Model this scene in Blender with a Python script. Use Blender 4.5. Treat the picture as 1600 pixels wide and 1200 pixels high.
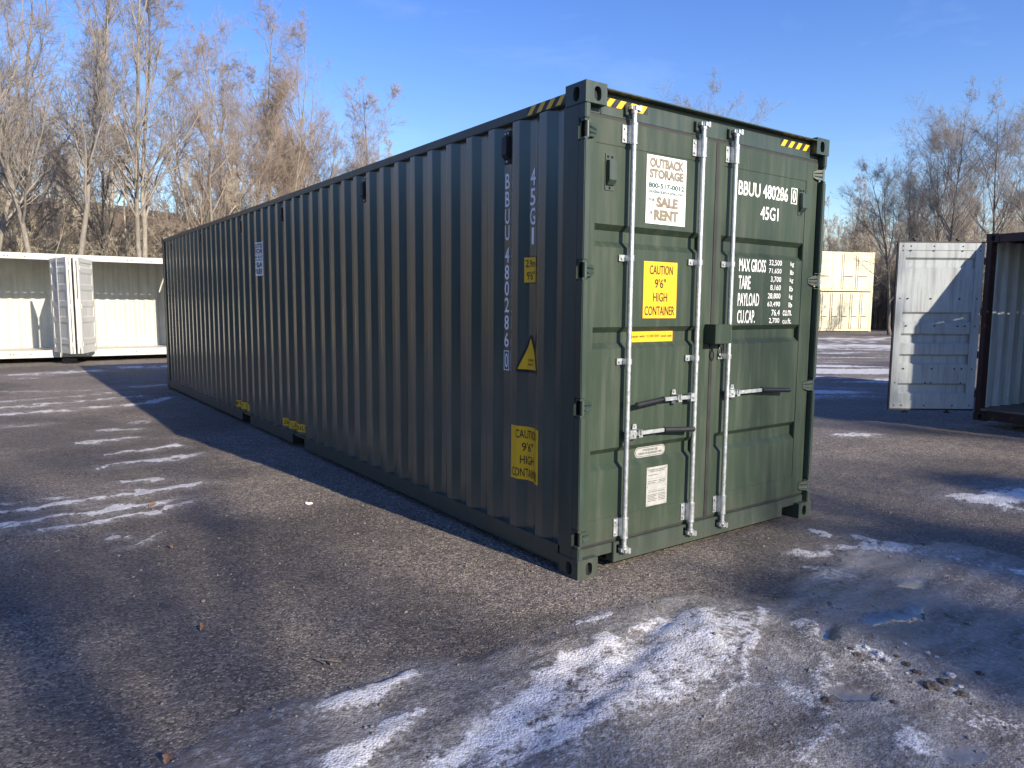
import bpy, bmesh, math, random
import numpy as np
from mathutils import Vector, Matrix
R = math.radians
random.seed(5)
for o in list(bpy.data.objects): bpy.data.objects.remove(o)
scene = bpy.context.scene
col = scene.collection

# ------------------------------------------------------------------ camera
CAM = np.array([-2.77995, -3.16796, 1.62535]); YAW, PIT, ROL, FPX = 0.62503, -0.1062015, 0.0073958, 1132.75
fw = np.array([math.sin(YAW)*math.cos(PIT), math.cos(YAW)*math.cos(PIT), math.sin(PIT)])
r0 = np.array([math.cos(YAW), -math.sin(YAW), 0.0]); u0 = np.cross(r0, fw)
rt = math.cos(ROL)*r0 + math.sin(ROL)*u0; up = -math.sin(ROL)*r0 + math.cos(ROL)*u0
cd = bpy.data.cameras.new('camera'); cam = bpy.data.objects.new('camera', cd); col.objects.link(cam)
cd.sensor_width = 36.0; cd.lens = 36.0*FPX/1600; cd.clip_start = .05; cd.clip_end = 3000
cam.matrix_world = Matrix(((rt[0], up[0], -fw[0], CAM[0]), (rt[1], up[1], -fw[1], CAM[1]), (rt[2], up[2], -fw[2], CAM[2]), (0, 0, 0, 1)))
scene.camera = cam
def ray(u, v): return fw + rt*(u-800)/FPX + up*(600-v)/FPX
def gnd(u, v, z=0.0):
    d = ray(u, v); t = (z-CAM[2])/d[2]; return (CAM+t*d)[:2]
def at_y(u, Y, v=480):
    d = ray(u, v); t = (Y-CAM[1])/d[1]; return (CAM+t*d)
def at_dist(u, t, v=480): return CAM+ray(u, v)*t

# ------------------------------------------------------------------ sky, sun, exposure
SUN_EL = R(23.4); SUN_H = np.array([0.143, -0.99])
w = bpy.data.worlds.new('World'); scene.world = w; w.use_nodes = True
nt = w.node_tree; nt.nodes.clear()
out = nt.nodes.new('ShaderNodeOutputWorld'); bg = nt.nodes.new('ShaderNodeBackground')
sky = nt.nodes.new('ShaderNodeTexSky'); sky.sky_type = 'NISHITA'; sky.sun_disc = False
sky.sun_elevation = SUN_EL; sky.sun_rotation = math.atan2(SUN_H[0], SUN_H[1]); sky.air_density = 1.15; sky.dust_density = 0.15; sky.ozone_density = 3.0
# thin cirrus wisps
tc = nt.nodes.new('ShaderNodeTexCoord'); mp = nt.nodes.new('ShaderNodeMapping'); mp.inputs['Scale'].default_value = (1.6, 1.6, 6.5); mp.inputs['Rotation'].default_value = (R(12), R(-14), 0)
nz = nt.nodes.new('ShaderNodeTexNoise'); nz.inputs['Scale'].default_value = 2.1; nz.inputs['Detail'].default_value = 7; nz.inputs['Roughness'].default_value = .58; nz.inputs['Distortion'].default_value = .5
mr = nt.nodes.new('ShaderNodeMapRange'); mr.inputs[1].default_value = .56; mr.inputs[2].default_value = .9; mr.inputs[4].default_value = .11
mx = nt.nodes.new('ShaderNodeMix'); mx.data_type = 'RGBA'; mx.inputs[7].default_value = (7.0, 7.4, 8.2, 1)
L = nt.links.new
L(tc.outputs['Generated'], mp.inputs[0]); L(mp.outputs[0], nz.inputs['Vector']); L(nz.outputs[0], mr.inputs[0])
hs = nt.nodes.new('ShaderNodeHueSaturation'); hs.inputs['Saturation'].default_value = 1.27; hs.inputs['Hue'].default_value = .523; L(sky.outputs[0], hs.inputs['Color'])
L(mr.outputs[0], mx.inputs[0]); L(hs.outputs[0], mx.inputs[6]); L(mx.outputs[2], bg.inputs[0]); L(bg.outputs[0], out.inputs[0])
bg.inputs[1].default_value = 0.122
sl = bpy.data.lights.new('sun', 'SUN'); sl.energy = 4.6; sl.angle = R(.53); sl.color = (1.0, .88, .71)
so = bpy.data.objects.new('sun', sl); col.objects.link(so); so.location = (10, -40, 30)
sd = Vector((-SUN_H[0]*math.cos(SUN_EL), -SUN_H[1]*math.cos(SUN_EL), -math.sin(SUN_EL)))
so.rotation_euler = sd.to_track_quat('-Z', 'Y').to_euler()
vs = scene.view_settings; vs.view_transform = 'Standard'; vs.look = 'None'; vs.exposure = 0.85; vs.gamma = 1.0; vs.use_curve_mapping = False

# ------------------------------------------------------------------ materials
def nodes(name):
    m = bpy.data.materials.new(name); m.use_nodes = True
    return m, m.node_tree, m.node_tree.nodes['Principled BSDF']
def noise(nt, scale, detail=4, rough=.55, vec=None, stretch=None, coord='Object'):
    n = nt.nodes.new('ShaderNodeTexNoise'); n.inputs['Scale'].default_value = scale; n.inputs['Detail'].default_value = detail; n.inputs['Roughness'].default_value = rough
    t = nt.nodes.new('ShaderNodeTexCoord'); src = t.outputs[coord]
    if stretch:
        mp = nt.nodes.new('ShaderNodeMapping'); mp.inputs['Scale'].default_value = stretch; nt.links.new(src, mp.inputs[0]); src = mp.outputs[0]
    nt.links.new(src, n.inputs['Vector']); return n.outputs[0]
def rng(nt, s, a, b, c=0.0, d=1.0):
    n = nt.nodes.new('ShaderNodeMapRange'); nt.links.new(s, n.inputs[0])
    for i, v in zip((1, 2, 3, 4), (a, b, c, d)): n.inputs[i].default_value = v
    return n.outputs[0]
def mixc(nt, f, a, b):
    n = nt.nodes.new('ShaderNodeMix'); n.data_type = 'RGBA'
    if isinstance(f, float): n.inputs[0].default_value = f
    else: nt.links.new(f, n.inputs[0])
    for i, v in ((6, a), (7, b)):
        if isinstance(v, tuple): n.inputs[i].default_value = (*v, 1)
        else: nt.links.new(v, n.inputs[i])
    return n.outputs[2]
def math_(nt, op, a, b=None, clamp=False):
    n = nt.nodes.new('ShaderNodeMath'); n.operation = op; n.use_clamp = clamp
    for i, v in enumerate((a, b)):
        if v is None: continue
        if isinstance(v, (int, float)): n.inputs[i].default_value = v
        else: nt.links.new(v, n.inputs[i])
    return n.outputs[0]
def bump(nt, b, h, strength=.3, dist=.01):
    n = nt.nodes.new('ShaderNodeBump'); n.inputs['Strength'].default_value = strength; n.inputs['Distance'].default_value = dist
    nt.links.new(h, n.inputs['Height']); nt.links.new(n.outputs[0], b.inputs['Normal'])
def plain(name, c, rough=.6, metal=0.0, var=.25, scale=9.0, spec=.5):
    m, t, b = nodes(name)
    n = noise(t, scale, 5)
    t.links.new(mixc(t, rng(t, n, .3, .7), tuple(v*(1-var) for v in c), tuple(min(1, v*(1+var)) for v in c)), b.inputs['Base Color'])
    t.links.new(rng(t, n, .3, .7, rough*.85, min(1, rough*1.15)), b.inputs['Roughness'])
    b.inputs['Metallic'].default_value = metal; b.inputs['Specular IOR Level'].default_value = spec
    return m
def paint(name, c, dirt, rough=.32, dirt_amt=.5, rust=None, rust_at=.66, dent=.12, spec=.5, coat=0.0, fine=.02, speck=.3, coatr=.13, splash=0.0):
    m, t, b = nodes(name)
    st = noise(t, 2.2, 7, .62, stretch=(7, 7, .55)); bl = noise(t, 1.1, 5, .6); fi = noise(t, 60, 3)
    c1 = mixc(t, rng(t, bl, .3, .7), tuple(v*.86 for v in c), tuple(v*1.14 for v in c))
    f = math_(t, 'MULTIPLY', rng(t, st, .46, .74), dirt_amt)
    c2 = mixc(t, f, c1, dirt)
    c2 = mixc(t, math_(t, 'MULTIPLY', rng(t, fi, .62, .72), speck), c2, dirt)
    if splash:      # dried road splash on the lowest part, ragged upper edge
        tcz = t.nodes.new('ShaderNodeTexCoord'); sx_ = t.nodes.new('ShaderNodeSeparateXYZ'); t.links.new(tcz.outputs['Object'], sx_.inputs[0])
        zz_ = math_(t, 'ADD', sx_.outputs[2], math_(t, 'MULTIPLY', math_(t, 'SUBTRACT', noise(t, 5, 6, .65), .5), .7))
        c2 = mixc(t, math_(t, 'MULTIPLY', rng(t, zz_, .42, .02), splash), c2, (.105, .092, .078))
    if rust:
        rn = noise(t, 6.5, 8, .68); c2 = mixc(t, rng(t, rn, rust_at, rust_at+.07), c2, rust)
    t.links.new(c2, b.inputs['Base Color'])
    t.links.new(math_(t, 'ADD', rng(t, st, .3, .75, rough*.88, rough*1.25), rng(t, fi, .3, .7, -.08*speck, .15*speck)), b.inputs['Roughness'])
    b.inputs['Specular IOR Level'].default_value = spec; b.inputs['Coat Weight'].default_value = coat; b.inputs['Coat Roughness'].default_value = coatr; b.inputs['Coat IOR'].default_value = 1.65
    bump(t, b, math_(t, 'ADD', math_(t, 'MULTIPLY', bl, 1.0), math_(t, 'MULTIPLY', fi, fine)), dent, .012)
    return m
M = {}
M['green'] = paint('green_paint', (.023, .043, .034), (.065, .08, .064), .42, .3, dent=.07, splash=.22, spec=.5, coat=1.0, coatr=.2, fine=.0, speck=.05)
M['green_door'] = paint('green_door_paint', (.026, .043, .028), (.08, .092, .07), .48, .55, dent=.06, splash=.25, spec=.4, fine=.0, speck=.12)
M['green_d'] = paint('green_frame_paint', (.025, .043, .033), (.07, .085, .068), .4, .45, dent=.04, spec=.6, fine=.0, speck=.1, splash=.22)
M['white'] = paint('white_paint', (.50, .50, .465), (.34, .325, .285), .45, .5)
M['cream'] = paint('cream_paint', (.66, .60, .43), (.46, .40, .28), .5, .5, rust=(.42, .30, .16), rust_at=.68)
M['oldwhite'] = paint('worn_white_paint', (.33, .37, .39), (.16, .16, .155), .5, .85, rust=(.20, .13, .08), rust_at=.70)
M['oldinner'] = paint('worn_inner_paint', (.42, .45, .45), (.25, .22, .19), .6, .8, rust=(.14, .075, .05), rust_at=.64)
M['brown'] = paint('brown_rusty_paint', (.04, .02, .017), (.06, .04, .033), .5, .6, rust=(.15, .06, .03), rust_at=.6)
M['blue'] = paint('blue_grey_paint', (.022, .036, .062), (.05, .05, .055), .45, .5)
M['zinc'] = plain('galvanised_steel', (.52, .54, .55), .46, .8, .2, 40)
M['rubber'] = plain('black_rubber', (.018, .018, .018), .6, 0, .3)
M['dark'] = plain('shade_and_bolt_black', (.008, .008, .009), .8, 0, .1)  # near-black colour puts shade into holes, pockets and lock box; bolts share it
M['grip'] = plain('black_grip', (.014, .014, .016), .45, 0, .2)
M['yellow'] = plain('yellow_vinyl', (.74, .43, .016), .4, 0, .05)
M['yellowside'] = M['yellow']
M['black'] = plain('black_vinyl', (.014, .014, .014), .45, 0, .1)
M['letter'] = plain('white_stencil', (.86, .86, .86), .5, 0, .04)
M['poster'] = plain('white_vinyl', (.84, .84, .83), .45, 0, .03)
M['tan'] = plain('tan_print', (.20, .17, .125), .5, 0, .05)
M['teal'] = plain('dark_green_print', (.03, .09, .075), .5, 0, .05)
M['plate'] = plain('etched_plate', (.40, .40, .385), .5, .2, .08, 30)
M['plateink'] = plain('plate_print', (.10, .10, .10), .5, 0, .05)
M['wood'] = plain('weathered_wood', (.16, .12, .085), .8, 0, .35, 14)
M['floor'] = plain('plywood_floor', (.20, .14, .10), .7, 0, .3, 4)
M['leaf'] = plain('dry_leaf', (.20, .11, .06), .7, 0, .3, 40)
M['stone'] = plain('loose_stone', (.17, .15, .135), .85, 0, .6, 30)

def bark(name, a, b_, scale=6):
    m, t, b = nodes(name)
    n = noise(t, scale, 6, .6, stretch=(3, 3, .8)); n2 = noise(t, 1.2, 3)
    c = mixc(t, rng(t, n, .35, .65), a, b_)
    t.links.new(mixc(t, rng(t, n2, .35, .7, 0, .5), c, tuple(v*.55 for v in a)), b.inputs['Base Color'])
    b.inputs['Roughness'].default_value = .85; b.inputs['Specular IOR Level'].default_value = .2
    bump(t, b, n, .5, .03); return m
M['bark'] = bark('pale_bark', (.19, .172, .145), (.34, .31, .26))
M['bark_d'] = bark('dark_bark', (.13, .115, .10), (.22, .195, .165))
M['twig'] = bark('twig_bark', (.24, .21, .19), (.37, .335, .30), 3)
M['twig_red'] = bark('red_twig_bark', (.27, .21, .17), (.40, .335, .28), 3)
M['brush'] = bark('brush_bark', (.34, .295, .225), (.50, .44, .35), 2)

# ------------------------------------------------------------------ mesh helpers
def tag(o, label=None, cat=None, group=None, kind=None):
    for k, v in (('label', label), ('category', cat), ('group', group), ('kind', kind)):
        if v: o[k] = v
    return o
def empty(name, label, cat, loc=(0, 0, 0), rz=0.0, group=None):
    o = bpy.data.objects.new(name, None); col.objects.link(o); o.location = loc; o.rotation_euler = (0, 0, rz); o.empty_display_size = .2
    return tag(o, label, cat, group)
class MB:
    def __init__(s): s.v = []; s.f = []; s.m = []
    def add(s, vs, fs, m=0):
        k = len(s.v); s.v += [tuple(map(float, p)) for p in vs]
        for f in fs: s.f.append([k+i for i in f]); s.m.append(m)
        return s
    def box(s, a, b, m=0):
        (x0, y0, z0), (x1, y1, z1) = [min(p, q) for p, q in zip(a, b)], [max(p, q) for p, q in zip(a, b)]
        return s.add([(x0, y0, z0), (x1, y0, z0), (x1, y1, z0), (x0, y1, z0), (x0, y0, z1), (x1, y0, z1), (x1, y1, z1), (x0, y1, z1)],
                     [(0, 3, 2, 1), (4, 5, 6, 7), (0, 1, 5, 4), (1, 2, 6, 5), (2, 3, 7, 6), (3, 0, 4, 7)], m)
    def cyl(s, p, q, r, n=12, m=0, r2=None):
        p, q = Vector(p), Vector(q); d = (q-p).normalized(); a = d.orthogonal().normalized(); b = d.cross(a); r2 = r if r2 is None else r2
        vs = [p+(a*math.cos(t)+b*math.sin(t))*r for t in [2*math.pi*i/n for i in range(n)]] + [q+(a*math.cos(t)+b*math.sin(t))*r2 for t in [2*math.pi*i/n for i in range(n)]]
        return s.add(vs, [(i, (i+1) % n, n+(i+1) % n, n+i) for i in range(n)]+[tuple(range(n-1, -1, -1)), tuple(range(n, 2*n))], m)
    def extrude(s, poly, d, m=0):
        n = len(poly); d = Vector(d); vs = [Vector(p) for p in poly]+[Vector(p)+d for p in poly]
        return s.add(vs, [tuple(range(n)), tuple(range(2*n-1, n-1, -1))]+[(i, n+i, n+(i+1) % n, (i+1) % n) for i in range(n)], m)
    def strip(s, P, Q, m=0):
        n = len(P); return s.add(list(P)+list(Q), [(i, i+1, n+i+1, n+i) for i in range(n-1)], m)
    def build(s, name, mats, parent=None, smooth=None, bevel=0.0, fix=True):
        me = bpy.data.meshes.new(name); me.from_pydata(s.v, [], s.f)
        for mt in (mats if isinstance(mats, (list, tuple)) else [mats]): me.materials.append(M[mt] if isinstance(mt, str) else mt)
        me.polygons.foreach_set('material_index', s.m)
        bm = bmesh.new(); bm.from_mesh(me)
        if fix: bmesh.ops.recalc_face_normals(bm, faces=bm.faces)
        if bevel:
            es = [e for e in bm.edges if len(e.link_faces) == 2 and e.calc_face_angle(0) > .6]
            bmesh.ops.bevel(bm, geom=es, offset=bevel, segments=2, affect='EDGES', clamp_overlap=True)
        bm.to_mesh(me); bm.free()
        if smooth is not None:
            me.polygons.foreach_set('use_smooth', [True]*len(me.polygons)); me.set_sharp_from_angle(angle=R(smooth))
        o = bpy.data.objects.new(name, me); col.objects.link(o); o.parent = parent
        return o
def np_mesh(name, V, tris=None, quads=None, mats=(), parent=None, smooth=False, attrs=None):
    me = bpy.data.meshes.new(name); V = np.asarray(V, np.float32)
    tris = np.zeros((0, 3), np.int32) if tris is None else np.asarray(tris, np.int32)
    quads = np.zeros((0, 4), np.int32) if quads is None else np.asarray(quads, np.int32)
    nt_, nq = len(tris), len(quads)
    me.vertices.add(len(V)); me.vertices.foreach_set('co', V.ravel())
    me.loops.add(nt_*3+nq*4); me.loops.foreach_set('vertex_index', np.concatenate([tris.ravel(), quads.ravel()]))
    me.polygons.add(nt_+nq)
    me.polygons.foreach_set('loop_start', np.concatenate([np.arange(nt_)*3, nt_*3+np.arange(nq)*4]).astype(np.int32))
    if smooth: me.polygons.foreach_set('use_smooth', np.ones(nt_+nq, bool))
    for mt in mats: me.materials.append(M[mt])
    for k, a in (attrs or {}).items():
        at = me.attributes.new(k, 'FLOAT', 'POINT'); at.data.foreach_set('value', np.asarray(a, np.float32))
    me.update(calc_edges=True); me.validate()
    o = bpy.data.objects.new(name, me); col.objects.link(o); o.parent = parent
    return o

# ------------------------------------------------------------------ value noise in numpy
def vnoise(x, y, seed=0):
    xi = np.floor(x).astype(np.int64); yi = np.floor(y).astype(np.int64); fx = x-xi; fy = y-yi
    fx = fx*fx*(3-2*fx); fy = fy*fy*(3-2*fy)
    def h(a, b):
        n = (a*374761393+b*668265263+seed*974634777) & 0xffffffff
        n = ((n ^ (n >> 13))*1274126177) & 0xffffffff
        return ((n ^ (n >> 16)) & 0xffff)/65535.0
    return (h(xi, yi)*(1-fx)+h(xi+1, yi)*fx)*(1-fy)+(h(xi, yi+1)*(1-fx)+h(xi+1, yi+1)*fx)*fy
def fbm(x, y, seed=0, oct=4, gain=.5):
    a, s, t = 1.0, 0.0, 0.0
    for i in range(oct): s = s+a*vnoise(x*2**i, y*2**i, seed+i*7); t += a; a *= gain
    return s/t
def sstep(a, b, x):
    t = np.clip((x-a)/(b-a), 0, 1); return t*t*(3-2*t)

# ------------------------------------------------------------------ ground
def lines(*seg):
    o = [seg[0][0]]
    for a, b, s0, s1 in seg:
        x = a
        while x < b-1e-6:
            f = (x-a)/(b-a); x = min(b, x+s0+(s1-s0)*f); o.append(x)
    return np.array(o)
gx = np.concatenate([-lines((4.0, 12, .05, .5), (12, 900, .6, 90))[::-1], lines((-3.97, 3.6, .028, .028), (3.6, 8, .04, .09), (8, 24, .09, .2), (24, 70, .25, 3), (70, 900, 4, 90))])
gy = np.concatenate([-lines((2.8, 10, .05, .6), (10, 900, .8, 90))[::-1], lines((-2.77, 2.5, .026, .026), (2.5, 7, .03, .05), (7, 15, .055, .09), (15, 24, .1, .3), (24, 60, .4, 3), (60, 900, 4, 90))])
GX, GY = np.meshgrid(gx, gy); GXf, GYf = GX.ravel(), GY.ravel()
def sdist(pts, wx, wy):
    P = [gnd(*q) for q in pts]; d = np.full(wx.shape, 1e9)
    for a, b in zip(P[:-1], P[1:]):
        ab = b-a; t = np.clip(((wx-a[0])*ab[0]+(wy-a[1])*ab[1])/max(1e-9, ab@ab), 0, 1)
        d = np.minimum(d, np.hypot(wx-a[0]-t*ab[0], wy-a[1]-t*ab[1]))
    return d
def inpoly(pts, wx, wy):
    P = np.array([gnd(*q) for q in pts]); c = np.zeros(wx.shape, bool); n = len(P)
    for i in range(n):
        (x0, y0), (x1, y1) = P[i], P[i-1]
        k = ((y0 > wy) != (y1 > wy)) & (wx < (x1-x0)*(wy-y0)/(y1-y0+1e-12)+x0); c ^= k
    return c
def sdpoly(pts, wx, wy):
    d = sdist(list(pts)+[pts[0]], wx, wy); return np.where(inpoly(pts, wx, wy), -d, d)
dist = np.hypot(GXf-CAM[0], GYf-CAM[1])
wxx = GXf+(fbm(GXf*5, GYf*5, 3)-.5)*.16*np.clip(dist/4, .6, 3); wyy = GYf+(fbm(GXf*5, GYf*5, 9)-.5)*.16*np.clip(dist/4, .6, 3)
rag = fbm(GXf*7, GYf*7, 21, 6, .72)
snow = np.zeros(GXf.shape)
frost = np.zeros(GXf.shape)
def stroke(pts, r, amt=1.0, soft=.6, holes=.0, tread=0):
    global snow, frost
    d = sdist(pts, wxx, wyy); frost = np.maximum(frost, amt*(1-sstep(.6*r, 2.8*r+.05, d+(rag-.5)*r*3)))
    if tread: d = d+.55*r*np.maximum(0, np.sin((GXf*.93+GYf*.36)*6.283/.17+tread*np.pi))*sstep(.2*r, .8*r, d)
    s = amt*(1-sstep(r*(1-soft), r*(1+soft*.4), d+(rag-.5)*r*2.2))
    if holes: s = s*sstep(holes-.12, holes+.08, fbm(GXf*4, GYf*4, 31))
    snow = np.maximum(snow, s)
Z2 = lambda *p: [(x*.3125, 540+y*.3125) for x, y in p]
# frozen tyre tracks left of the container
stroke(Z2((-60, 850), (0, 840), (300, 805), (600, 750), (1000, 695)), .085, 1, .5, 0, 1)
stroke(Z2((20, 900), (210, 870), (400, 845), (600, 815), (920, 765)), .08, 1, .5, .33, 2)
stroke(Z2((210, 920), (500, 880), (800, 825), (920, 800)), .065, 1, .5, 0, 1)
stroke(Z2((620, 695), (800, 675)), .07, .8); stroke(Z2((0, 800), (330, 755)), .05, .7, .6, .45)
stroke(Z2((540, 550), (880, 500)), .09, .9); stroke(Z2((550, 606), (970, 550)), .09, .9, .6, .4)
stroke(Z2((440, 490), (690, 462)), .1, .7, .6, .4); stroke(Z2((510, 428), (650, 418)), .12, .6); stroke(Z2((640, 390), (740, 378)), .1, .5)
stroke(Z2((-60, 348), (300, 325), (720, 292), (840, 262)), .13, .9, .6, .35); stroke(Z2((-60, 320), (400, 280), (700, 258)), .14, .8, .6, .42)
stroke(Z2((-60, 290), (560, 240)), .12, .6, .6, .45); stroke(Z2((-40, 236), (430, 225)), .14, .5, .6, .42); stroke(Z2((-30, 408), (220, 392)), .12, .55, .6, .45)
stroke(Z2((90, 145), (470, 127)), .35, .75, .6, .42); stroke(Z2((650, 108), (830, 108)), .4, 1.0, .6, .35); stroke(Z2((100, 164), (145, 163)), .12, .9)
stroke(Z2((540, 215), (830, 195)), .22, .6, .6, .45); stroke(Z2((650, 1000), (800, 945)), .05, .6, .6, .5); stroke(Z2((540, 962), (600, 960)), .04, .7)
# icy mound in front of the doors
ICE = [(180, 1215), (300, 1158), (420, 1104), (520, 1088), (640, 1042), (760, 1018), (850, 988), (960, 950), (1060, 930), (1150, 935), (1230, 930), (1250, 900), (1300, 870), (1380, 850), (1500, 850), (1640, 880), (1700, 1000), (1700, 1300), (100, 1300)]
di = sdpoly(ICE, wxx, wyy)
ice = 1-sstep(-.12, .05, di+(rag-.5)*.25)
SNOWF = [(1075, 955), (1140, 948), (1192, 958), (1186, 1010), (1160, 1060), (1120, 1115), (1010, 1130), (930, 1180), (800, 1215), (680, 1215), (770, 1140), (880, 1065), (980, 1000)]
ds = sdpoly(SNOWF, wxx, wyy)
gr = fbm(GXf*14, GYf*14, 41, 3)
snow = np.maximum(snow, (1-sstep(-.16, .10, ds+(rag-.5)*.35))*(.60+.38*sstep(.35, .65, gr)))
frost = np.maximum(frost, 1-sstep(-.1, .35, ds+(rag-.5)*.5))
stroke([(945, 1005), (870, 1060), (800, 1128), (700, 1192), (640, 1230)], .075, .95); stroke([(1192, 955), (1186, 1010), (1155, 1062), (1130, 1115)], .022, .8)
stroke([(665, 1118), (600, 1155), (520, 1205)], .055, .95, .6, .3); stroke([(522, 1106), (580, 1088), (636, 1066)], .06, .9); stroke([(905, 976), (948, 965)], .035, .8)
stroke([(985, 992), (1030, 975)], .04, .7); stroke([(1080, 965), (985, 1040), (900, 1110)], .03, .8)
stroke([(1265, 830), (1290, 838)], .05, .9); stroke([(1330, 838), (1362, 848)], .05, .8)
stroke([(1262, 868), (1340, 855), (1440, 862), (1530, 885), (1640, 915)], .10, .7, .6, .42); stroke([(1545, 783), (1620, 772), (1660, 790)], .26, 1.0); stroke([(1270, 890), (1300, 905)], .12, .6, .6, .45)
stroke([(1260, 930), (1310, 955)], .10, .55, .6, .5); stroke([(1260, 985), (1330, 1030), (1400, 1075)], .07, .5, .8, .45); stroke([(1350, 1030), (1388, 1048)], .035, 1.0, .6, .3)
stroke([(1215, 1095), (1260, 1110), (1290, 1130)], .07, .6, .6, .4); stroke([(1420, 1165), (1460, 1190)], .06, .8); stroke([(1250, 965), (1290, 1060), (1300, 1110)], .06, .4, .8, .42)
stroke([(1400, 1120), (1500, 1140), (1600, 1150)], .09, .45, .6, .52); stroke([(1310, 1150), (1250, 1190)], .08, .5, .6, .48); stroke([(1325, 680), (1352, 680)], .14, .8); stroke([(1480, 1090), (1510, 1100)], .03, .9)
# snow strips in the shade beyond
ca_, cb_ = GXf*rt[0]+GYf*rt[1], GXf*fw[0]+GYf*fw[1]
reg = 1-sstep(-1.2, .3, sdpoly([(1180, 528), (1440, 524), (1440, 600), (1395, 622), (1180, 632)], wxx, wyy))
stx = fbm(ca_*.35, cb_*1.9, 91, 5, .6)
snow = np.maximum(snow, reg*sstep(.50, .60, stx)); frost = np.maximum(frost, reg*sstep(.40, .56, stx))
# meltwater / glare-ice pools
def pool(u, v, du, dv, seed):
    c = gnd(u, v); ex = gnd(u+du, v)-c; ey = gnd(u, v+dv)-c
    A = np.linalg.inv(np.array([ex, ey]).T); q = A@np.vstack([wxx-c[0], wyy-c[1]])
    return 1-sstep(.75, 1.0, np.hypot(q[0], q[1])+(fbm(GXf*6, GYf*6, seed)-.5)*.5)
pools = np.zeros(GXf.shape)
for a in [(1413, 917, 24, 12, 1), (1297, 1004, 20, 13, 2), (1395, 975, 45, 14, 3), (1425, 963, 26, 9, 4), (1335, 1098, 24, 12, 5), (1500, 1185, 40, 16, 6), (1360, 985, 20, 10, 7)]:
    pools = np.maximum(pools, pool(*a))
wetm = sstep(.45, .62, fbm(GXf*.55, GYf*.55, 77, 4))*.8
wetm = np.maximum(wetm, ice*.7)
gz = (fbm(GXf*.5, GYf*.5, 5)-.5)*.035*sstep(2, 10, dist)+(fbm(GXf*3, GYf*3, 6)-.5)*.018
gz += (fbm(GXf*12, GYf*12, 8, 3)-.5)*.012*(1-pools)
gz += ice*(.018+.05*sstep(.05, .75, -di)*fbm(GXf*2.2, GYf*2.2, 12))+snow*.013*(rag*1.3+.1)+frost*.004*rag
tr = sdist([(905, 1040), (800, 1120), (690, 1210)], wxx, wyy); gz -= .03*ice*np.exp(-(tr/.09)**2)
tr = sdist([(1060, 960), (960, 1060), (840, 1160), (760, 1230)], wxx, wyy); gz -= .028*ice*np.exp(-(tr/.10)**2)
gz = gz*(1-pools)+(.004+ice*.022)*pools
und = sstep(-.5, .1, GXf)*(1-sstep(2.4, 3.0, GXf))*sstep(-.45, .0, GYf)*(1-sstep(12.2, 12.8, GYf))
gz = gz*(1-und)-.006*und
nX, nY = len(gx), len(gy)
idx = np.arange(nX*nY).reshape(nY, nX)
Q = np.stack([idx[:-1, :-1], idx[:-1, 1:], idx[1:, 1:], idx[1:, :-1]], -1).reshape(-1, 4)

m, t, b = nodes('gravel_yard'); M['yard'] = m
def attr(n):
    a = t.nodes.new('ShaderNodeAttribute'); a.attribute_name = n; return a.outputs['Fac']
n1 = noise(t, .8, 6, .6); n2 = noise(t, 7, 5, .6); n3 = noise(t, 130, 3, .7); n4 = noise(t, 34, 4, .65)
vo = t.nodes.new('ShaderNodeTexVoronoi'); vo.inputs['Scale'].default_value = 85; tcn = t.nodes.new('ShaderNodeTexCoord'); t.links.new(tcn.outputs['Object'], vo.inputs['Vector'])
vcol = t.nodes.new('ShaderNodeSeparateColor'); t.links.new(vo.outputs['Color'], vcol.inputs[0])
base = mixc(t, rng(t, n1, .35, .68), (.16, .137, .118), (.28, .235, .195))
base = mixc(t, rng(t, n2, .35, .7, 0, .55), base, (.065, .056, .052))
base = mixc(t, rng(t, vcol.outputs[0], .5, 1.0, 0, .9), base, (.44, .38, .31))
base = mixc(t, rng(t, vcol.outputs[1], .5, 1.0, 0, .9), base, (.03, .027, .026))
base = mixc(t, rng(t, n3, .5, .75, 0, .6), base, (.045, .04, .038))
wet = attr('wet'); base = mixc(t, math_(t, 'MULTIPLY', wet, .55), base, (.036, .031, .028))
icef = attr('ice'); snf = attr('snow'); plf = attr('pool')
n6 = noise(t, 5, 7, .66, stretch=(.4, 1.5, 1)); icec = mixc(t, rng(t, n6, .36, .66), (.085, .072, .062), (.29, .27, .25)); icec = mixc(t, rng(t, n4, .5, .72, 0, .7), icec, (.42, .42, .42))
icec = mixc(t, rng(t, n3, .55, .75, 0, .7), icec, (.07, .06, .05))
im = math_(t, 'MULTIPLY', icef, rng(t, n4, .25, .5, .45, .95)); c = mixc(t, im, base, icec)
n5 = noise(t, 9, 6, .68, stretch=(.45, 1.5, 1))
sm = rng(t, math_(t, 'ADD', math_(t, 'ADD', snf, math_(t, 'MULTIPLY', math_(t, 'SUBTRACT', n4, .5), 1.7)), math_(t, 'MULTIPLY', math_(t, 'SUBTRACT', n5, .5), 1.2)), .34, .86)
sm = math_(t, 'MULTIPLY', sm, rng(t, n3, .32, .52, .35, 1.0))
sm = math_(t, 'MULTIPLY', sm, rng(t, snf, .02, .15))
frm = math_(t, 'MULTIPLY', attr('frost'), rng(t, math_(t, 'ADD', math_(t, 'MULTIPLY', n5, .6), math_(t, 'MULTIPLY', n4, .6)), .5, .78, 0, .55))
c = mixc(t, frm, c, (.46, .45, .44))
c = mixc(t, sm, c, mixc(t, rng(t, n2, .35, .65), (.55, .54, .53), (.80, .80, .81)))
c = mixc(t, math_(t, 'MULTIPLY', plf, .75), c, (.16, .16, .165))
t.links.new(c, b.inputs['Base Color'])
ro = rng(t, n4, .3, .7, .72, .95); 
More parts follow.
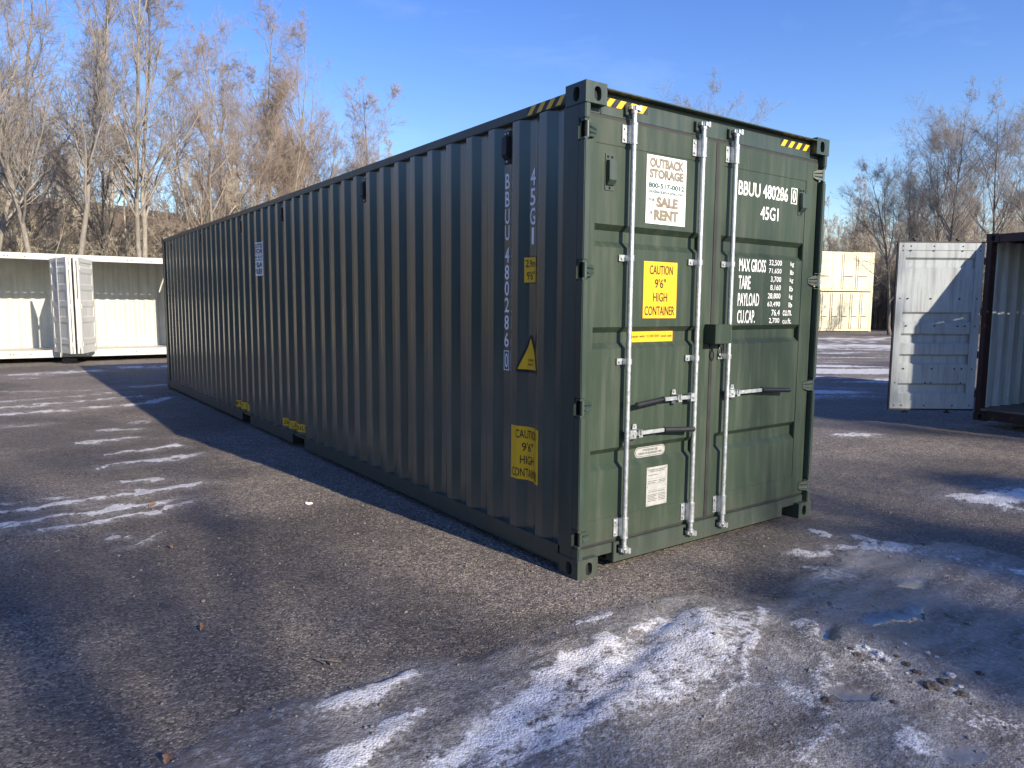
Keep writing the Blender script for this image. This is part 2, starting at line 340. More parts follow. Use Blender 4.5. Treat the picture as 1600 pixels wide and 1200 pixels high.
def mixf(f, a, bb):
    n = t.nodes.new('ShaderNodeMix'); n.data_type = 'FLOAT'
    for i, v in ((0, f), (2, a), (3, bb)):
        if isinstance(v, float): n.inputs[i].default_value = v
        else: t.links.new(v, n.inputs[i])
    return n.outputs[0]
ro = mixf(math_(t, 'MULTIPLY', wet, .5), ro, .45); ro = mixf(im, ro, rng(t, n4, .35, .65, .16, .5)); ro = mixf(sm, ro, .75); ro = mixf(plf, ro, .06)
t.links.new(ro, b.inputs['Roughness'])
h = math_(t, 'ADD', math_(t, 'MULTIPLY', vo.outputs['Distance'], -.5), math_(t, 'ADD', math_(t, 'MULTIPLY', n3, .5), math_(t, 'MULTIPLY', n4, .9)))
bmp = t.nodes.new('ShaderNodeBump'); bmp.inputs['Distance'].default_value = .016; t.links.new(h, bmp.inputs['Height'])
t.links.new(mixf(plf, rng(t, im, 0, 1, .85, .5), .02), bmp.inputs['Strength']); t.links.new(bmp.outputs[0], b.inputs['Normal'])
g = np_mesh('ground', np.stack([GXf, GYf, gz], 1), quads=Q, mats=['yard'], smooth=True, attrs=dict(snow=snow, ice=ice, wet=wetm, pool=pools, frost=frost))
tag(g, 'dark gravel yard with ice, snow streaks and tyre tracks', 'ground', kind='structure')
def ground_z(x, y):
    i = min(max(np.searchsorted(gx, x)-1, 0), nX-2); j = min(max(np.searchsorted(gy, y)-1, 0), nY-2)
    return float(gz.reshape(nY, nX)[j:j+2, i:i+2].mean())

# ------------------------------------------------------------------ text
_cache = {}
def text2d(body, bold=0.0):
    k = (body, bold)
    if k in _cache: return _cache[k]
    cu = bpy.data.curves.new('t', 'FONT'); cu.body = body; cu.offset = bold; cu.resolution_u = 3; cu.align_x = 'CENTER'
    o = bpy.data.objects.new('t', cu); col.objects.link(o)
    me = bpy.data.meshes.new_from_object(o); v = [(p.co.x, p.co.y) for p in me.vertices]; f = [tuple(p.vertices) for p in me.polygons]
    bpy.data.objects.remove(o); bpy.data.curves.remove(cu); bpy.data.meshes.remove(me)
    a = np.array(v); lo, hi = a.min(0), a.max(0); a = (a-lo)/np.maximum(hi-lo, 1e-6)
    _cache[k] = (a, f); return _cache[k]
def put_text(mb, body, a0, b0, a1, b1, fn, m=0, bold=0.0):
    """lettering filling the rectangle (a0,b0)-(a1,b1); fn maps (a,b) to 3D"""
    v, f = text2d(body, bold); mb.add([fn(a0+(a1-a0)*p[0], b0+(b1-b0)*p[1]) for p in v], f, m)
def quad(mb, a0, b0, a1, b1, fn, m=0): mb.add([fn(a0, b0), fn(a1, b0), fn(a1, b1), fn(a0, b1)], [(0, 1, 2, 3)], m)

# ------------------------------------------------------------------ container kit (local frame: x across, y along, door end at y=0)
W_, PITCH = 2.438, .278
def corr_pts(a, b, xo, xi, y0=.36):
    """corrugated profile (y, x) between a and b, with small bend radii"""
    br = []; k = math.floor((a-y0)/PITCH)-1
    while y0+k*PITCH < b+PITCH:
        s = y0+k*PITCH; br += [(s, xo), (s+.072, xo), (s+.14, xi), (s+.21, xi)]; k += 1
    def x_at(y):
        for (ya, xa), (yb, xb) in zip(br, br[1:]):
            if ya <= y <= yb: return xa+(xb-xa)*(y-ya)/(yb-ya)
    pts = [(a, x_at(a))]
    for y, x in br:
        if a+.008 < y < b-.008:
            for d in (-.006, .0, .006): 
                yy = y+d; xx = x_at(yy) if d else x+(x_at(y-.006)+x_at(y+.006)-2*x)*.25
                pts.append((yy, xx))
    pts.append((b, x_at(b))); return pts, x_at, [p[0] for p in br]
def oval(cx, cy, rx, ry, n=24):
    """stadium-like oval"""
    return [(cx+rx*math.copysign(abs(math.cos(t))**.75, math.cos(t)), cy+ry*math.copysign(abs(math.sin(t))**.75, math.sin(t))) for t in [2*math.pi*(i+.5)/n for i in range(n)]]
def holed(mb, w, h, hole, fn, depth, m=0, md=1):
    """rectangle w x h with a hole; fn(a,b,d) -> 3D, d = depth inwards"""
    C = [(w, h), (0, h), (0, 0), (w, 0)]; n = len(hole); cx = w/2; cy = h/2
    quadr = lambda p: (0 if p[1] >= cy else 3) if p[0] >= cx else (1 if p[1] >= cy else 2)
    vs = [fn(a, b_, 0) for a, b_ in hole]+[fn(a, b_, 0) for a, b_ in C]; fs = []
    for i in range(n):
        j = (i+1) % n; qa, qb = quadr(hole[i]), quadr(hole[j])
        fs.append((i, j, n+qa))
        if qa != qb: fs.append((j, n+qb, n+qa))
    mb.add(vs, fs, m)
    mb.add([fn(a, b_, 0) for a, b_ in hole]+[fn(a, b_, depth) for a, b_ in hole], [(i, (i+1) % n, n+(i+1) % n, n+i) for i in range(n)], m)
    mb.add([fn(a, b_, depth) for a, b_ in hole], [tuple(range(n))], md)
def casting(parent, W, Lg, H, sx, sy, sz, mat):
    """corner casting at the given corner"""
    a, b_, c = .162, .178, .118; mb = MB()
    T = lambda x, y, z: (W-x if sx else x, Lg-y if sy else y, H-z if sz else z)
    holed(mb, b_, c, oval(.082, .055, .027, .040), lambda p, q, d: T(d, p, c-q if sz else q), .03)
    holed(mb, a, c, oval(.09, .055, .027, .040), lambda p, q, d: T(p, d, c-q if sz else q), .03)
    holed(mb, a, b_, oval(.081, .089, .031, .055), lambda p, q, d: T(p, q, d), .03)
    mb.add([T(a, 0, 0), T(a, b_, 0), T(a, b_, c), T(a, 0, c)], [(0, 1, 2, 3)]); mb.add([T(0, b_, 0), T(a, b_, 0), T(a, b_, c), T(0, b_, c)], [(0, 1, 2, 3)])
    mb.add([T(0, 0, c), T(a, 0, c), T(a, b_, c), T(0, b_, c)], [(0, 1, 2, 3)])
    return mb.build('corner_casting', [mat, 'dark'], parent, fix=False)
def kit(root, Lg, H, mat, inner=None, frame=None, walls='LRB', pockets=False, W=W_, posts=True, floor='floor', top=True, fy=.03):
    """shell shared by all containers: posts, rails, castings, corrugated walls, roof, floor"""
    inner = inner or mat; frame = frame or mat
    for sx in (0, 1):
        for sy in (0, 1):
            for sz in (0, 1): casting(root, W, Lg, H, sx, sy, sz, frame)
    X = lambda s, x: W-x if s else x
    z0, z1 = .170, H-.095
    for s in (0, 1):
        if ('R' if s else 'L') in walls:
            p, f, br = corr_pts(.19, Lg-.19, .010, .046); mb = MB()
            mb.strip([(X(s, x), y, z0-.004) for y, x in p], [(X(s, x), y, z1+.004) for y, x in p])
            mb.strip([(X(s, x+.004), y, z0-.004) for y, x in p], [(X(s, x+.004), y, z1+.004) for y, x in p], 1)
            mb.build('side_wall', [mat, inner], root, fix=False)
        mb = MB().box((X(s, .006), .178, z1), (X(s, .066), Lg-.178, H-.034))
        mb.build('top_side_rail', frame, root, bevel=.004)
        mb = MB(); ys = [.178]+([4.64, 5.02, 6.69, 7.07] if pockets else [])+[Lg-.178]
        for a, b_ in zip(ys[::2], ys[1::2]): mb.box((X(s, .006), a, .052), (X(s, .05), b_, z0)); mb.box((X(s, .0), a, .048), (X(s, .09), b_, .0535))
        o = mb.build('bottom_side_rail', frame, root, bevel=.002)
        if pockets:
            for a, b_ in ((4.64, 5.02), (6.69, 7.07)):
                q = MB().box((X(s, .006), a, .158), (X(s, .05), b_, z0)); q.box((X(s, .012), a-.004, .05), (X(s, .5), a+.004, .17), 1).box((X(s, .012), b_-.004, .05), (X(s, .5), b_+.004, .17), 1).box((X(s, .5), a, .05), (X(s, .51), b_, .17), 1)
                q.box((X(s, .012), a, .163), (X(s, .5), b_, .169), 1)
                q.build('forklift_pocket', [frame, 'dark'], root)
    if 'B' in walls or 'F' in walls:
        for c, y, sg in (('B', Lg, -1), ('F', 0, 1)):
            if c not in walls: continue
            p, f, br = corr_pts(.10, W-.10, .014, .055, .30); mb = MB()
            mb.strip([(x_, y+sg*d, .15) for x_, d in p], [(x_, y+sg*d, H-.1) for x_, d in p]); mb.strip([(x_, y+sg*(d+.004), .15) for x_, d in p], [(x_, y+sg*(d+.004), H-.1) for x_, d in p], 1)
            mb.build('end_wall', [mat, inner], root, fix=False)
            MB().box((.162, y+sg*.006, H-.118), (W-.162, y+sg*.07, H-.02)).build('end_header', frame, root, bevel=.004)
            MB().box((.162, y+sg*.006, .03), (W-.162, y+sg*.07, .155)).build('end_sill', frame, root, bevel=.004)
    if posts:
        for sx in (0, 1):
            for sy in (0, 1):
                if sy == 0 and posts == 'rear': continue
                yy = lambda v: Lg-v if sy else v
                mb = MB().box((X(sx, .006), yy(.006), .112), (X(sx, .075), yy(.05), H-.112)).box((X(sx, .008), yy(.045), .112), (X(sx, .05), yy(.196), H-.112))
                mb.build('corner_post', frame, root, bevel=.006)
    if top:
        n = 58; P = []
        k = 0; y = .12
        while y < Lg-.12:
            P += [(y, 0), (y+.09, 0), (y+.105, .016), (y+.19, .016)]; y += .209
        mb = MB(); mb.strip([(.05, y, H-.034+d) for y, d in P], [(W-.05, y, H-.034+d) for y, d in P]); mb.strip([(.05, y, H-.038+d) for y, d in P], [(W-.05, y, H-.038+d) for y, d in P], 1)
        mb.build('roof', [mat, inner], root, fix=False)
    if floor: MB().box((.03, fy, .135), (W-.03, Lg-.03, .168)).build('floor', floor, root)

# ------------------------------------------------------------------ the green container
GL, GH = 12.192, 2.896
G = empty('shipping_container', 'long dark green forty foot high container with closed doors and steel lock rods', 'container', (0, 0, -.006))
kit(G, GL, GH, 'green', 'green', 'green_d', 'LRB', pockets=True, posts='rear', fy=.13)
prof, x_at, brk = corr_pts(.19, GL-.19, .010, .046)
# front corner posts with notches for the hinges
HZ = [2.635, 1.845, 1.040, .245]
for s in (0, 1):
    X = (lambda x: W_-x) if s else (lambda x: x)
    mb = MB().box((X(.006), .060, .112), (X(.030), .20, GH-.112)).box((X(.03), .10, .112), (X(.075), .20, GH-.112))
    zs = [.112]+[v for z in reversed(HZ) for v in (z-.058, z+.058)]+[GH-.112]
    for a, b_ in zip(zs[::2], zs[1::2]): mb.box((X(.006), .006, a), (X(.046), .068, b_))
    mb.build('corner_post', 'green_d', G, bevel=.005)
# header with rain lip, sill
mb = MB().box((.162, .052, 2.742), (W_-.162, .13, 2.868)); mb.box((.05, .058, 2.742), (W_-.05, .13, 2.79))
mb.build('door_header', 'green_d', G, bevel=.003)
MB().box((.16, -.004, 2.868), (W_-.16, .2, 2.876)).build('header_lip', 'green_d', G, bevel=.001)
mb = MB().box((.32, .03, .034), (2.10, .10, .168)).box((.05, .045, .10), (.322, .10, .166)).box((2.098, .045, .10), (W_-.05, .10, .166)).box((.32, .03, .034), (2.10, .3, .044))
mb.build('door_sill', 'green_d', G, bevel=.003)
kx = (.05+3.168)/(.02+3.168)
def dp(x, z): return (-2.78+(x+2.78)*kx, 1.625+(z-1.625)*kx)          # measured on the y=.02 plane -> on the door skin
FY = .050                                                            # door skin
GRV = [(dp(0, 2.117)[1], dp(0, 1.984)[1]), (dp(0, 1.514)[1], dp(0, 1.384)[1]), (dp(0, .775)[1], dp(0, .640)[1])]
SEAM = 1.203
def make_door(x0, x1, xa, xb, label):
    z0, z1 = .187, 2.722; mb = MB()
    P = [(z0, 0)]
    for t_, b_ in reversed(GRV): P += [(b_, 0), (b_+.036, .036), (t_-.034, .036), (t_, 0)]
    P.append((z1, 0))
    mb.strip([(xa, FY+d, z) for z, d in P], [(xb, FY+d, z) for z, d in P])
    quad(mb, x0, z0, xa, z1, lambda a, b_: (a, FY, b_)); quad(mb, xb, z0, x1, z1, lambda a, b_: (a, FY, b_))
    for t_, b_ in GRV:
        for x in (xa, xb): mb.add([(x, FY, b_), (x, FY+.036, b_+.036), (x, FY+.036, t_-.034), (x, FY, t_)], [(0, 1, 2, 3)])
    mb.add([(x0, FY, z0), (x0, FY+.05, z0), (x0, FY+.05, z1), (x0, FY, z1)], [(0, 1, 2, 3)]); mb.add([(x1, FY, z0), (x1, FY+.05, z0), (x1, FY+.05, z1), (x1, FY, z1)], [(0, 1, 2, 3)])
    quad(mb, x0, z0, x1, z1, lambda a, b_: (a, FY+.05, b_))
    mb.add([(x0, FY, z0), (x1, FY, z0), (x1, FY+.05, z0), (x0, FY+.05, z0)], [(0, 1, 2, 3)]); mb.add([(x0, FY, z1), (x1, FY, z1), (x1, FY+.05, z1), (x0, FY+.05, z1)], [(0, 1, 2, 3)])
    # frame members standing a little proud
    for a in ((x0, z0, xa-.004, z1), (xb+.004, z0, x1, z1)): mb.box((a[0], FY-.004, a[1]), (a[2], FY+.01, a[3]))
    mb.box((xa-.004, FY-.0035, 2.580), (xb+.004, FY+.01, z1)); mb.box((xa-.004, FY-.0035, z0), (xb+.004, FY+.01, .330))
    d = mb.build('door', 'green_door', G, fix=False); d['label'] = label
    bm = bmesh.new(); bm.from_mesh(d.data)
    bmesh.ops.recalc_face_normals(bm, faces=bm.faces); bm.to_mesh(d.data); bm.free()
    # gasket
    q = MB().box((x0-.012, FY+.002, z1), (x1+.006, FY+.03, z1+.018)).box((x0-.012, FY+.002, z0-.018), (x1+.006, FY+.03, z0)).box((x0-.012, FY+.002, z0), (x0, FY+.03, z1)).box((x1, FY+.003, z0), (x1+.006, FY+.03, z1))
    q.build('gasket', 'rubber', d)
    return d
DL = make_door(.062, SEAM-.010, .128, 1.055, 'left door leaf with two lock rods and yellow caution sign')
DR = make_door(SEAM+.010, 2.376, 1.275, 2.232, 'right door leaf with one lock rod and white weight lettering')
# astragal strip over the seam
MB().box((SEAM-.011, FY-.008, .19), (SEAM+.02, FY+.0, 2.72)).build('seam_strip', 'rubber', DR)
def hinge(d, s, z):
    X = (lambda x: W_-x) if s else (lambda x: x); mb = MB()
    mb.cyl((X(.034), .022, z-.045), (X(.034), .022, z+.045), .014, 12)
    mb.extrude([(X(.036), .012, z-.038), (X(.036), .012, z+.038), (X(.098), .030, z+.034), (X(.125), .042, z+.020), (X(.125), .042, z-.020), (X(.098), .030, z-.034)], (0, .012, 0))
    mb.extrude([(X(.05), .006, z+.018), (X(.118), .034, z+.012), (X(.118), .04, z+.004), (X(.05), .014, z+.008)], (0, .012, 0)).extrude([(X(.05), .006, z-.018), (X(.118), .034, z-.012), (X(.118), .04, z-.004), (X(.05), .014, z-.008)], (0, .012, 0))
    mb.box((X(.008), .012, z-.056), (X(.034), .05, z-.044)).box((X(.008), .012, z+.044), (X(.034), .05, z+.056))
    mb.build('hinge', 'green_d', d, smooth=35)
for z in HZ: hinge(DL, 0, z); hinge(DR, 1, z)
RY = .006
def lock_rod(d, x, hz, hx, side):
    """side: the side the guide flange lies on"""
    mb = MB().cyl((x, RY, .118), (x, RY, 2.795), .0165, 14)
    for z, s in ((2.80, 1), (.112, -1)):            # cams
        mb.cyl((x, RY, z-.03*s), (x, RY, z+.012*s), .021, 12)
        mb.box((x-.012, RY-.026, z-.012), (x+.026, RY+.05, z+.012)); mb.box((x-.03, RY-.006, z-.006), (x-.008, RY+.045, z+.014)); mb.box((x+.014, RY-.028, z-.018), (x+.034, RY-.002, z+.016))
    mb.build('lock_rod', 'zinc', d, smooth=35)
    for z, s in ((2.79, 1), (.122, -1)):
        k = MB(); k.box((x-.045, FY-.02, z-.028), (x-.02, FY+.012, z+.03)).box((x+.022, FY-.02, z-.028), (x+.048, FY+.012, z+.03)).box((x-.045, FY-.004, z-.036), (x+.048, FY+.006, z+.036))
        k.build('cam_keeper', 'green_d', G, bevel=.002)
    for za, zb in ((2.598, 2.712), (.196, .322)):    # long guides
        q = MB().cyl((x, RY, za), (x, RY, zb), .0225, 14).box((x-.062, FY-.012, za+.006), (x+.01, FY-.002, zb-.006)).box((x-.02, RY, za+.004), (x+.014, FY-.002, zb-.004))
        for zz in (za+.026, zb-.026): q.cyl((x-.046, FY-.020, zz), (x-.046, FY-.004, zz), .008, 8)
        for zz in (za, zb): q.cyl((x, RY, zz-.004), (x, RY, zz+.004), .0245, 14)
        q.build('rod_guide', 'zinc', d, smooth=35)
    for z in (1.928, 1.302):                          # short brackets
        q = MB().cyl((x, RY, z-.017), (x, RY, z+.017), .0215, 14).box((x-.066, FY-.012, z-.019), (x+.012, FY-.004, z+.019)).box((x-.02, RY, z-.016), (x+.016, FY-.004, z+.016)).cyl((x-.046, FY-.020, z), (x-.046, FY-.006, z), .009, 8)
        q.build('rod_bracket', 'zinc', d, smooth=35)
    # handle
    sg = 1 if hx > x else -1; q = MB()
    q.box((x+sg*.012, RY-.022, hz-.026), (x+sg*.062, RY+.012, hz+.026)); q.cyl((x+sg*.04, RY-.03, hz), (x+sg*.04, RY+.016, hz), .009, 8)
    L_ = abs(hx-x); kxp = x+sg*(.10 if abs(hx-x) > .58 and sg > 0 else (.17 if sg < 0 else .105))
    xs = [x+sg*.06, x+sg*(.06+.14*L_), x+sg*(L_*.55), hx]; zz = [hz, hz+.002, hz+.004, hz-.014]; yy = [RY-.006, RY-.004, RY-.012, RY-.030]
    for i in range(3):
        w = .012
        q.add([(xs[i], yy[i]-.005, zz[i]-w), (xs[i], yy[i]+.005, zz[i]-w), (xs[i], yy[i]+.005, zz[i]+w), (xs[i], yy[i]-.005, zz[i]+w), (xs[i+1], yy[i+1]-.005, zz[i+1]-w), (xs[i+1], yy[i+1]+.005, zz[i+1]-w), (xs[i+1], yy[i+1]+.005, zz[i+1]+w), (xs[i+1], yy[i+1]-.005, zz[i+1]+w)],
              [(0, 1, 2, 3), (7, 6, 5, 4), (0, 4, 5, 1), (1, 5, 6, 2), (2, 6, 7, 3), (3, 7, 4, 0)])
    a = Vector((xs[2], yy[2], zz[2])); e = Vector((hx, yy[3], zz[3])); q.cyl(a, e, .0165, 12, 1, .0175); q.cyl(a, a+(a-e).normalized()*-.012, .019, 12, 1); q.cyl(e, e+(e-a).normalized()*.008, .012, 12, 1)
    q.build('door_handle', ['zinc', 'grip'], d, smooth=35)
    q = MB(); kz = hz+.004
    q.extrude([(kxp-.014, FY-.012, kz-.046), (kxp+.014, FY-.012, kz-.046), (kxp+.018, FY-.012, kz-.03), (kxp+.018, FY-.012, kz+.03), (kxp+.014, FY-.012, kz+.05), (kxp-.014, FY-.012, kz+.05), (kxp-.018, FY-.012, kz+.03), (kxp-.018, FY-.012, kz-.03)], (0, .008, 0))
    q.box((kxp-.016, RY-.022, kz-.022), (kxp-.008, FY-.006, kz+.02)).box((kxp+.008, RY-.022, kz-.022), (kxp+.016, FY-.006, kz+.02)).box((kxp-.016, RY-.026, kz-.026), (kxp+.016, RY-.018, kz-.014))
    for s in (-1, 1): q.cyl((kxp, FY-.020, kz+s*.038), (kxp, FY-.006, kz+s*.038), .008, 8)
    q.build('handle_keeper', 'zinc', d, smooth=35)
lock_rod(DL, .388, .848, .974, -1); lock_rod(DL, 1.012, 1.046, .437, -1); lock_rod(DR, 1.345, 1.044, 2.036, -1)
# lock box over the seam with a hanging ring
q = MB().box((1.135, -.046, 1.395), (1.305, -.038, 1.522)).box((1.135, -.04, 1.516), (1.305, FY, 1.524)).box((1.135, -.04, 1.395), (1.141, FY, 1.52)).box((1.299, -.04, 1.395), (1.305, FY, 1.52)).box((1.150, -.02, 1.40), (1.29, FY, 1.50), 1)
q.build('lock_box', ['green_door', 'dark'], DR, bevel=.0025)
q = MB(); pr = [(1.226+.022*math.cos(t), -.02, 1.338+.034*math.sin(t)) for t in [2*math.pi*i/18 for i in range(18)]]
for a, b_ in zip(pr, pr[1:]+pr[:1]): q.cyl(a, b_, .006, 8)
q.box((1.214, -.026, 1.368), (1.238, -.006, 1.40)); q.build('lock_ring', 'grip', DR, smooth=40)
def vent_box(mb, x, zc, hh, hw, fn):
    """ventilator: plate with bolts and a sloping hood; fn(a,d,z): a sideways, d out"""
    def bx(a0, d0, z0, a1, d1, z1, m=0):
        mb.add([fn(a, d, z) for z in (z0, z1) for a, d in ((a0, d0), (a1, d0), (a1, d1), (a0, d1))], [(0, 3, 2, 1), (4, 5, 6, 7), (0, 1, 5, 4), (1, 2, 6, 5), (2, 3, 7, 6), (3, 0, 4, 7)], m)
    bx(x-hw, 0, zc-hh, x+hw, .004, zc+hh)
    z1, z2, z3 = zc+hh*.66, zc-hh*.45, zc-hh*.72
    for z in (zc+hh*.84, zc-hh*.86): 
        for a in ((x-hw*.45, x+hw*.45) if z > zc else (x,)): bx(a-.006, .004, z-.006, a+.006, .012, z+.006, 1)
    a0, a1 = x-hw*.8, x+hw*.8
    mb.add([fn(a, d, z) for a in (a0, a1) for d, z in ((.004, z1), (.032, z1-.006), (.034, z2), (.014, z3), (.004, z3))], [(0, 1, 2, 3, 4), (9, 8, 7, 6, 5)]+[(i, 5+i, 5+(i+1) % 5, (i+1) % 5) for i in range(5)], 0)
for d, (xa, za), (xb, zb) in ((DL, dp(.17, 2.519), dp(.248, 2.311)), (DR, dp(2.09, 2.51), dp(2.185, 2.316))):
    q = MB(); vent_box(q, (xa+xb)/2, (za+zb)/2, abs(za-zb)/2, .036, lambda a, dd, z: (a, FY-.001-dd, z)); q.build('ventilator', ['green_d', 'rubber'], d)
for y in (.812, 3.036, 5.260, 6.928, 9.152, 11.376):
    q = MB(); vent_box(q, y, 2.665, .105, .032, lambda a, dd, z: (.045-dd, a, z)); q.build('ventilator', ['rubber', 'zinc'], G)

# --- stickers and lettering on the doors
def dface(a, b_): 
    return (a, FY-.0025, b_)
def dface2(a, b_): return (a, FY-.0042, b_)
def rect(x0, z0, x1, z1):
    (a, b_), (c, d) = dp(x0, z0), dp(x1, z1); return a, b_, c, d
def sub(r, fx0, fz0, fx1, fz1):
    a, b_, c, d = r; return a+(c-a)*fx0, b_+(d-b_)*fz0, a+(c-a)*fx1, b_+(d-b_)*fz1
def poster(mb, r, f1, f2):
    quad(mb, *r, f1, 0)
    put_text(mb, 'OUTBACK', *sub(r, .07, .82, .93, .965), f2, 1, .055); put_text(mb, 'STORAGE', *sub(r, .07, .665, .93, .805), f2, 1, .055)
    put_text(mb, 'CONTAINERS DELIVERED ON SITE', *sub(r, .06, .625, .94, .648), f2, 1)
    put_text(mb, '800-517-0012', *sub(r, .05, .525, .95, .602), f2, 2, .035); put_text(mb, 'outbackstorage.com', *sub(r, .06, .435, .94, .505), f2, 2, .02)
    put_text(mb, 'FOR', *sub(r, .07, .325, .21, .375), f2, 2, .02); put_text(mb, 'SALE', *sub(r, .25, .25, .80, .405), f2, 1, .06)
    put_text(mb, 'OR', *sub(r, .07, .135, .17, .185), f2, 2, .02); put_text(mb, 'RENT', *sub(r, .20, .055, .82, .215), f2, 1, .06)
q = MB(); poster(q, rect(.515, 2.147, .872, 2.558), dface, dface2); q.build('sale_poster', ['poster', 'tan', 'teal'], DL)
def caution(mb, r, f1, f2):
    quad(mb, *r, f1, 0)
    for s, a in (('CAUTION', (.17, .775, .86, .935)), ("9'6\"", (.33, .535, .66, .70)), ('HIGH', (.29, .295, .71, .455)), ('CONTAINER', (.05, .05, .94, .215))): put_text(mb, s, *sub(r, *a), f2, 1, .008)
q = MB(); caution(q, rect(.512, 1.566, .815, 1.917), dface, dface2); q.build('caution_sticker', ['yellow', 'black'], DL)
gd = FY+.036
g1 = lambda a, b_: (a, gd-.0025, b_); g2 = lambda a, b_: (a, gd-.0042, b_)
r = (.470, GRV[1][1]+.032, .862, GRV[1][0]-.030); q = MB(); quad(q, *r, g1, 0); put_text(q, 'Repair with "CORTEN" steel only', *sub(r, .02, .36, .98, .68), g2, 1, .004); q.build('repair_sticker', ['yellow', 'black'], DL)
r = (.540, GRV[2][1]+.036, .822, GRV[2][0]-.030); q = MB()
cx, cz, hx_, hz_ = (r[0]+r[2])/2, (r[1]+r[3])/2, (r[2]-r[0])/2, (r[3]-r[1])/2
def stad(k): 
    rr = hz_-k; return [(cx+sg*(hx_-hz_)+rr*math.cos(t+(0 if sg > 0 else math.pi)), cz+rr*math.sin(t+(0 if sg > 0 else math.pi))) for sg in (1, -1) for t in [math.pi*(i/10-.5) for i in range(11)]]
for k, mi, f in ((0, 0, g1), (.005, 1, lambda a, b_: (a, gd-.0034, b_)), (.0095, 0, lambda a, b_: (a, gd-.0042, b_))):
    o_ = stad(k); q.add([f(*p) for p in o_], [tuple(range(len(o_)))], mi)
g3 = lambda a, b_: (a, gd-.0052, b_)
put_text(q, 'FOR REPAIR USE', *sub(r, .26, .56, .74, .76), g3, 1, .02); put_text(q, 'CORTEN OR EQUIVALENT ONLY', *sub(r, .09, .22, .91, .46), g3, 1, .025); q.build('repair_plaque', ['plate', 'plateink'], DL)
r = rect(.585, .358, .777, .612); q = MB(); q.box((r[0], FY-.0045, r[1]), (r[2], FY+.001, r[3]), 0)
f3 = lambda a, b_: (a, FY-.0058, b_)
for s, a in (('APPROVED FOR TRANSPORT', (.08, .915, .92, .945)), ('UNDER CUSTOMS SEAL', (.14, .875, .86, .90)), ('CSC SAFETY APPROVAL', (.1, .345, .9, .375))):
    put_text(q, s, *sub(r, *a), f3, 1, .006)
for z in (.70, .565, .40): quad(q, *sub(r, .04, z, .96, z+.006), f3, 1)
for z in (.80, .645, .60, .29, .25, .21, .17, .13): quad(q, *sub(r, .07, z-.012, .42+.1*((z*100)%3)/2, z+.004), f3, 1)
for z in (.26, .22, .18, .14, .30, .62, .66): quad(q, *sub(r, .58, z-.02, .92, z-.004), f3, 1)
for a in (.06, .94):
    for z in (.03, .5, .97): xx, zz, _, _ = sub(r, a, z, 1, 1); q.cyl((xx, FY-.009, zz), (xx, FY, zz), .004, 8, 0)
q.build('data_plate', ['plate', 'plateink'], DL)
# white stencils on the right door
q = MB(); put_text(q, 'BBUU 480286', *rect(1.402, 2.400, 1.968, 2.497), dface, 0, .012); q.build('lettering', 'letter', DR)
q = MB(); r = rect(2.008, 2.392, 2.082, 2.505); a, b_, c_, d_ = r; e = .007
for rr in ((a, b_, c_, b_+e), (a, d_-e, c_, d_), (a, b_+e, a+e, d_-e), (c_-e, b_+e, c_, d_-e)): quad(q, *rr, dface, 0)
put_text(q, '0', *sub(r, .25, .12, .75, .88), dface, 0, .012); q.build('lettering', 'letter', DR)
q = MB(); put_text(q, '45G1', *rect(1.655, 2.254, 1.864, 2.345), dface, 0, .012); q.build('lettering', 'letter', DR)
ROWS = [('MAX GROSS', 1.442, 1.743, 1.975, 1.886, '32,500', '71,650', 'kg', 'lb'), ('TARE', 1.442, 1.573, 1.858, 1.765, '3,700', '8,160', 'kg', 'lb'), ('PAYLOAD', 1.440, 1.680, 1.738, 1.648, '28,800', '63,490', 'kg', 'lb'), ('CU.CAP.', 1.441, 1.640, 1.620, 1.528, '76.4', '2,700', 'cu.m.', 'cu.ft.')]
for s, xa, xb, zt, zb, n1_, n2_, u1, u2 in ROWS:
    q = MB(); put_text(q, s, *rect(xa, zb, xb, zt), dface, 0, .012); q.build('lettering', 'letter', DR)
    for n_, u_, za, zc in ((n1_, u1, zt+.004, zt-.040), (n2_, u2, zt-.056, zb-.006)):
        q = MB(); put_text(q, n_, *rect(1.932-.0262*len(n_)+.006, zc, 1.932, za), dface, 0, .004); q.build('lettering', 'letter', DR)
        q = MB(); put_text(q, u_, *rect(2.04 if len(u_) < 3 else 1.972, zc, 2.082, za-.004), dface, 0, .004); q.build('lettering', 'letter', DR)
# hazard tape on header and top rail
def hazard(mb, a0, a1, b0, b1, n, fn, lean):
    quad(mb, a0, b0, a1, b1, lambda a, b_: fn(a, b_, .0012), 1); w = (a1-a0)/n; sl = lean
    for i in range(n+1):
        s = a0+i*w
        P = [(s, b0), (s+w*.5, b0), (s+w*.5+sl, b1), (s+sl, b1)]
        P = [(min(max(a, min(a0, a1)), max(a0, a1)), z) for a, z in P]
        if abs(P[0][0]-P[1][0])+abs(P[2][0]-P[3][0]) < .004: continue
        mb.add([fn(a, z, .0024) for a, z in P], [(0, 1, 2, 3)], 0)
for x0, x1 in ((.19, .545), (1.90, 2.262)):
    q = MB(); hazard(q, x0, x1, 2.795, 2.842, 4, lambda a, b_, d: (a, .052-d, b_), .04); q.build('hazard_tape', ['yellow', 'black'], G)
q = MB(); hazard(q, .552, .180, 2.806, 2.858, 4, lambda a, b_, d: (.006-d, a, b_), -.05); q.build('hazard_tape', ['yellowside', 'black'], G)

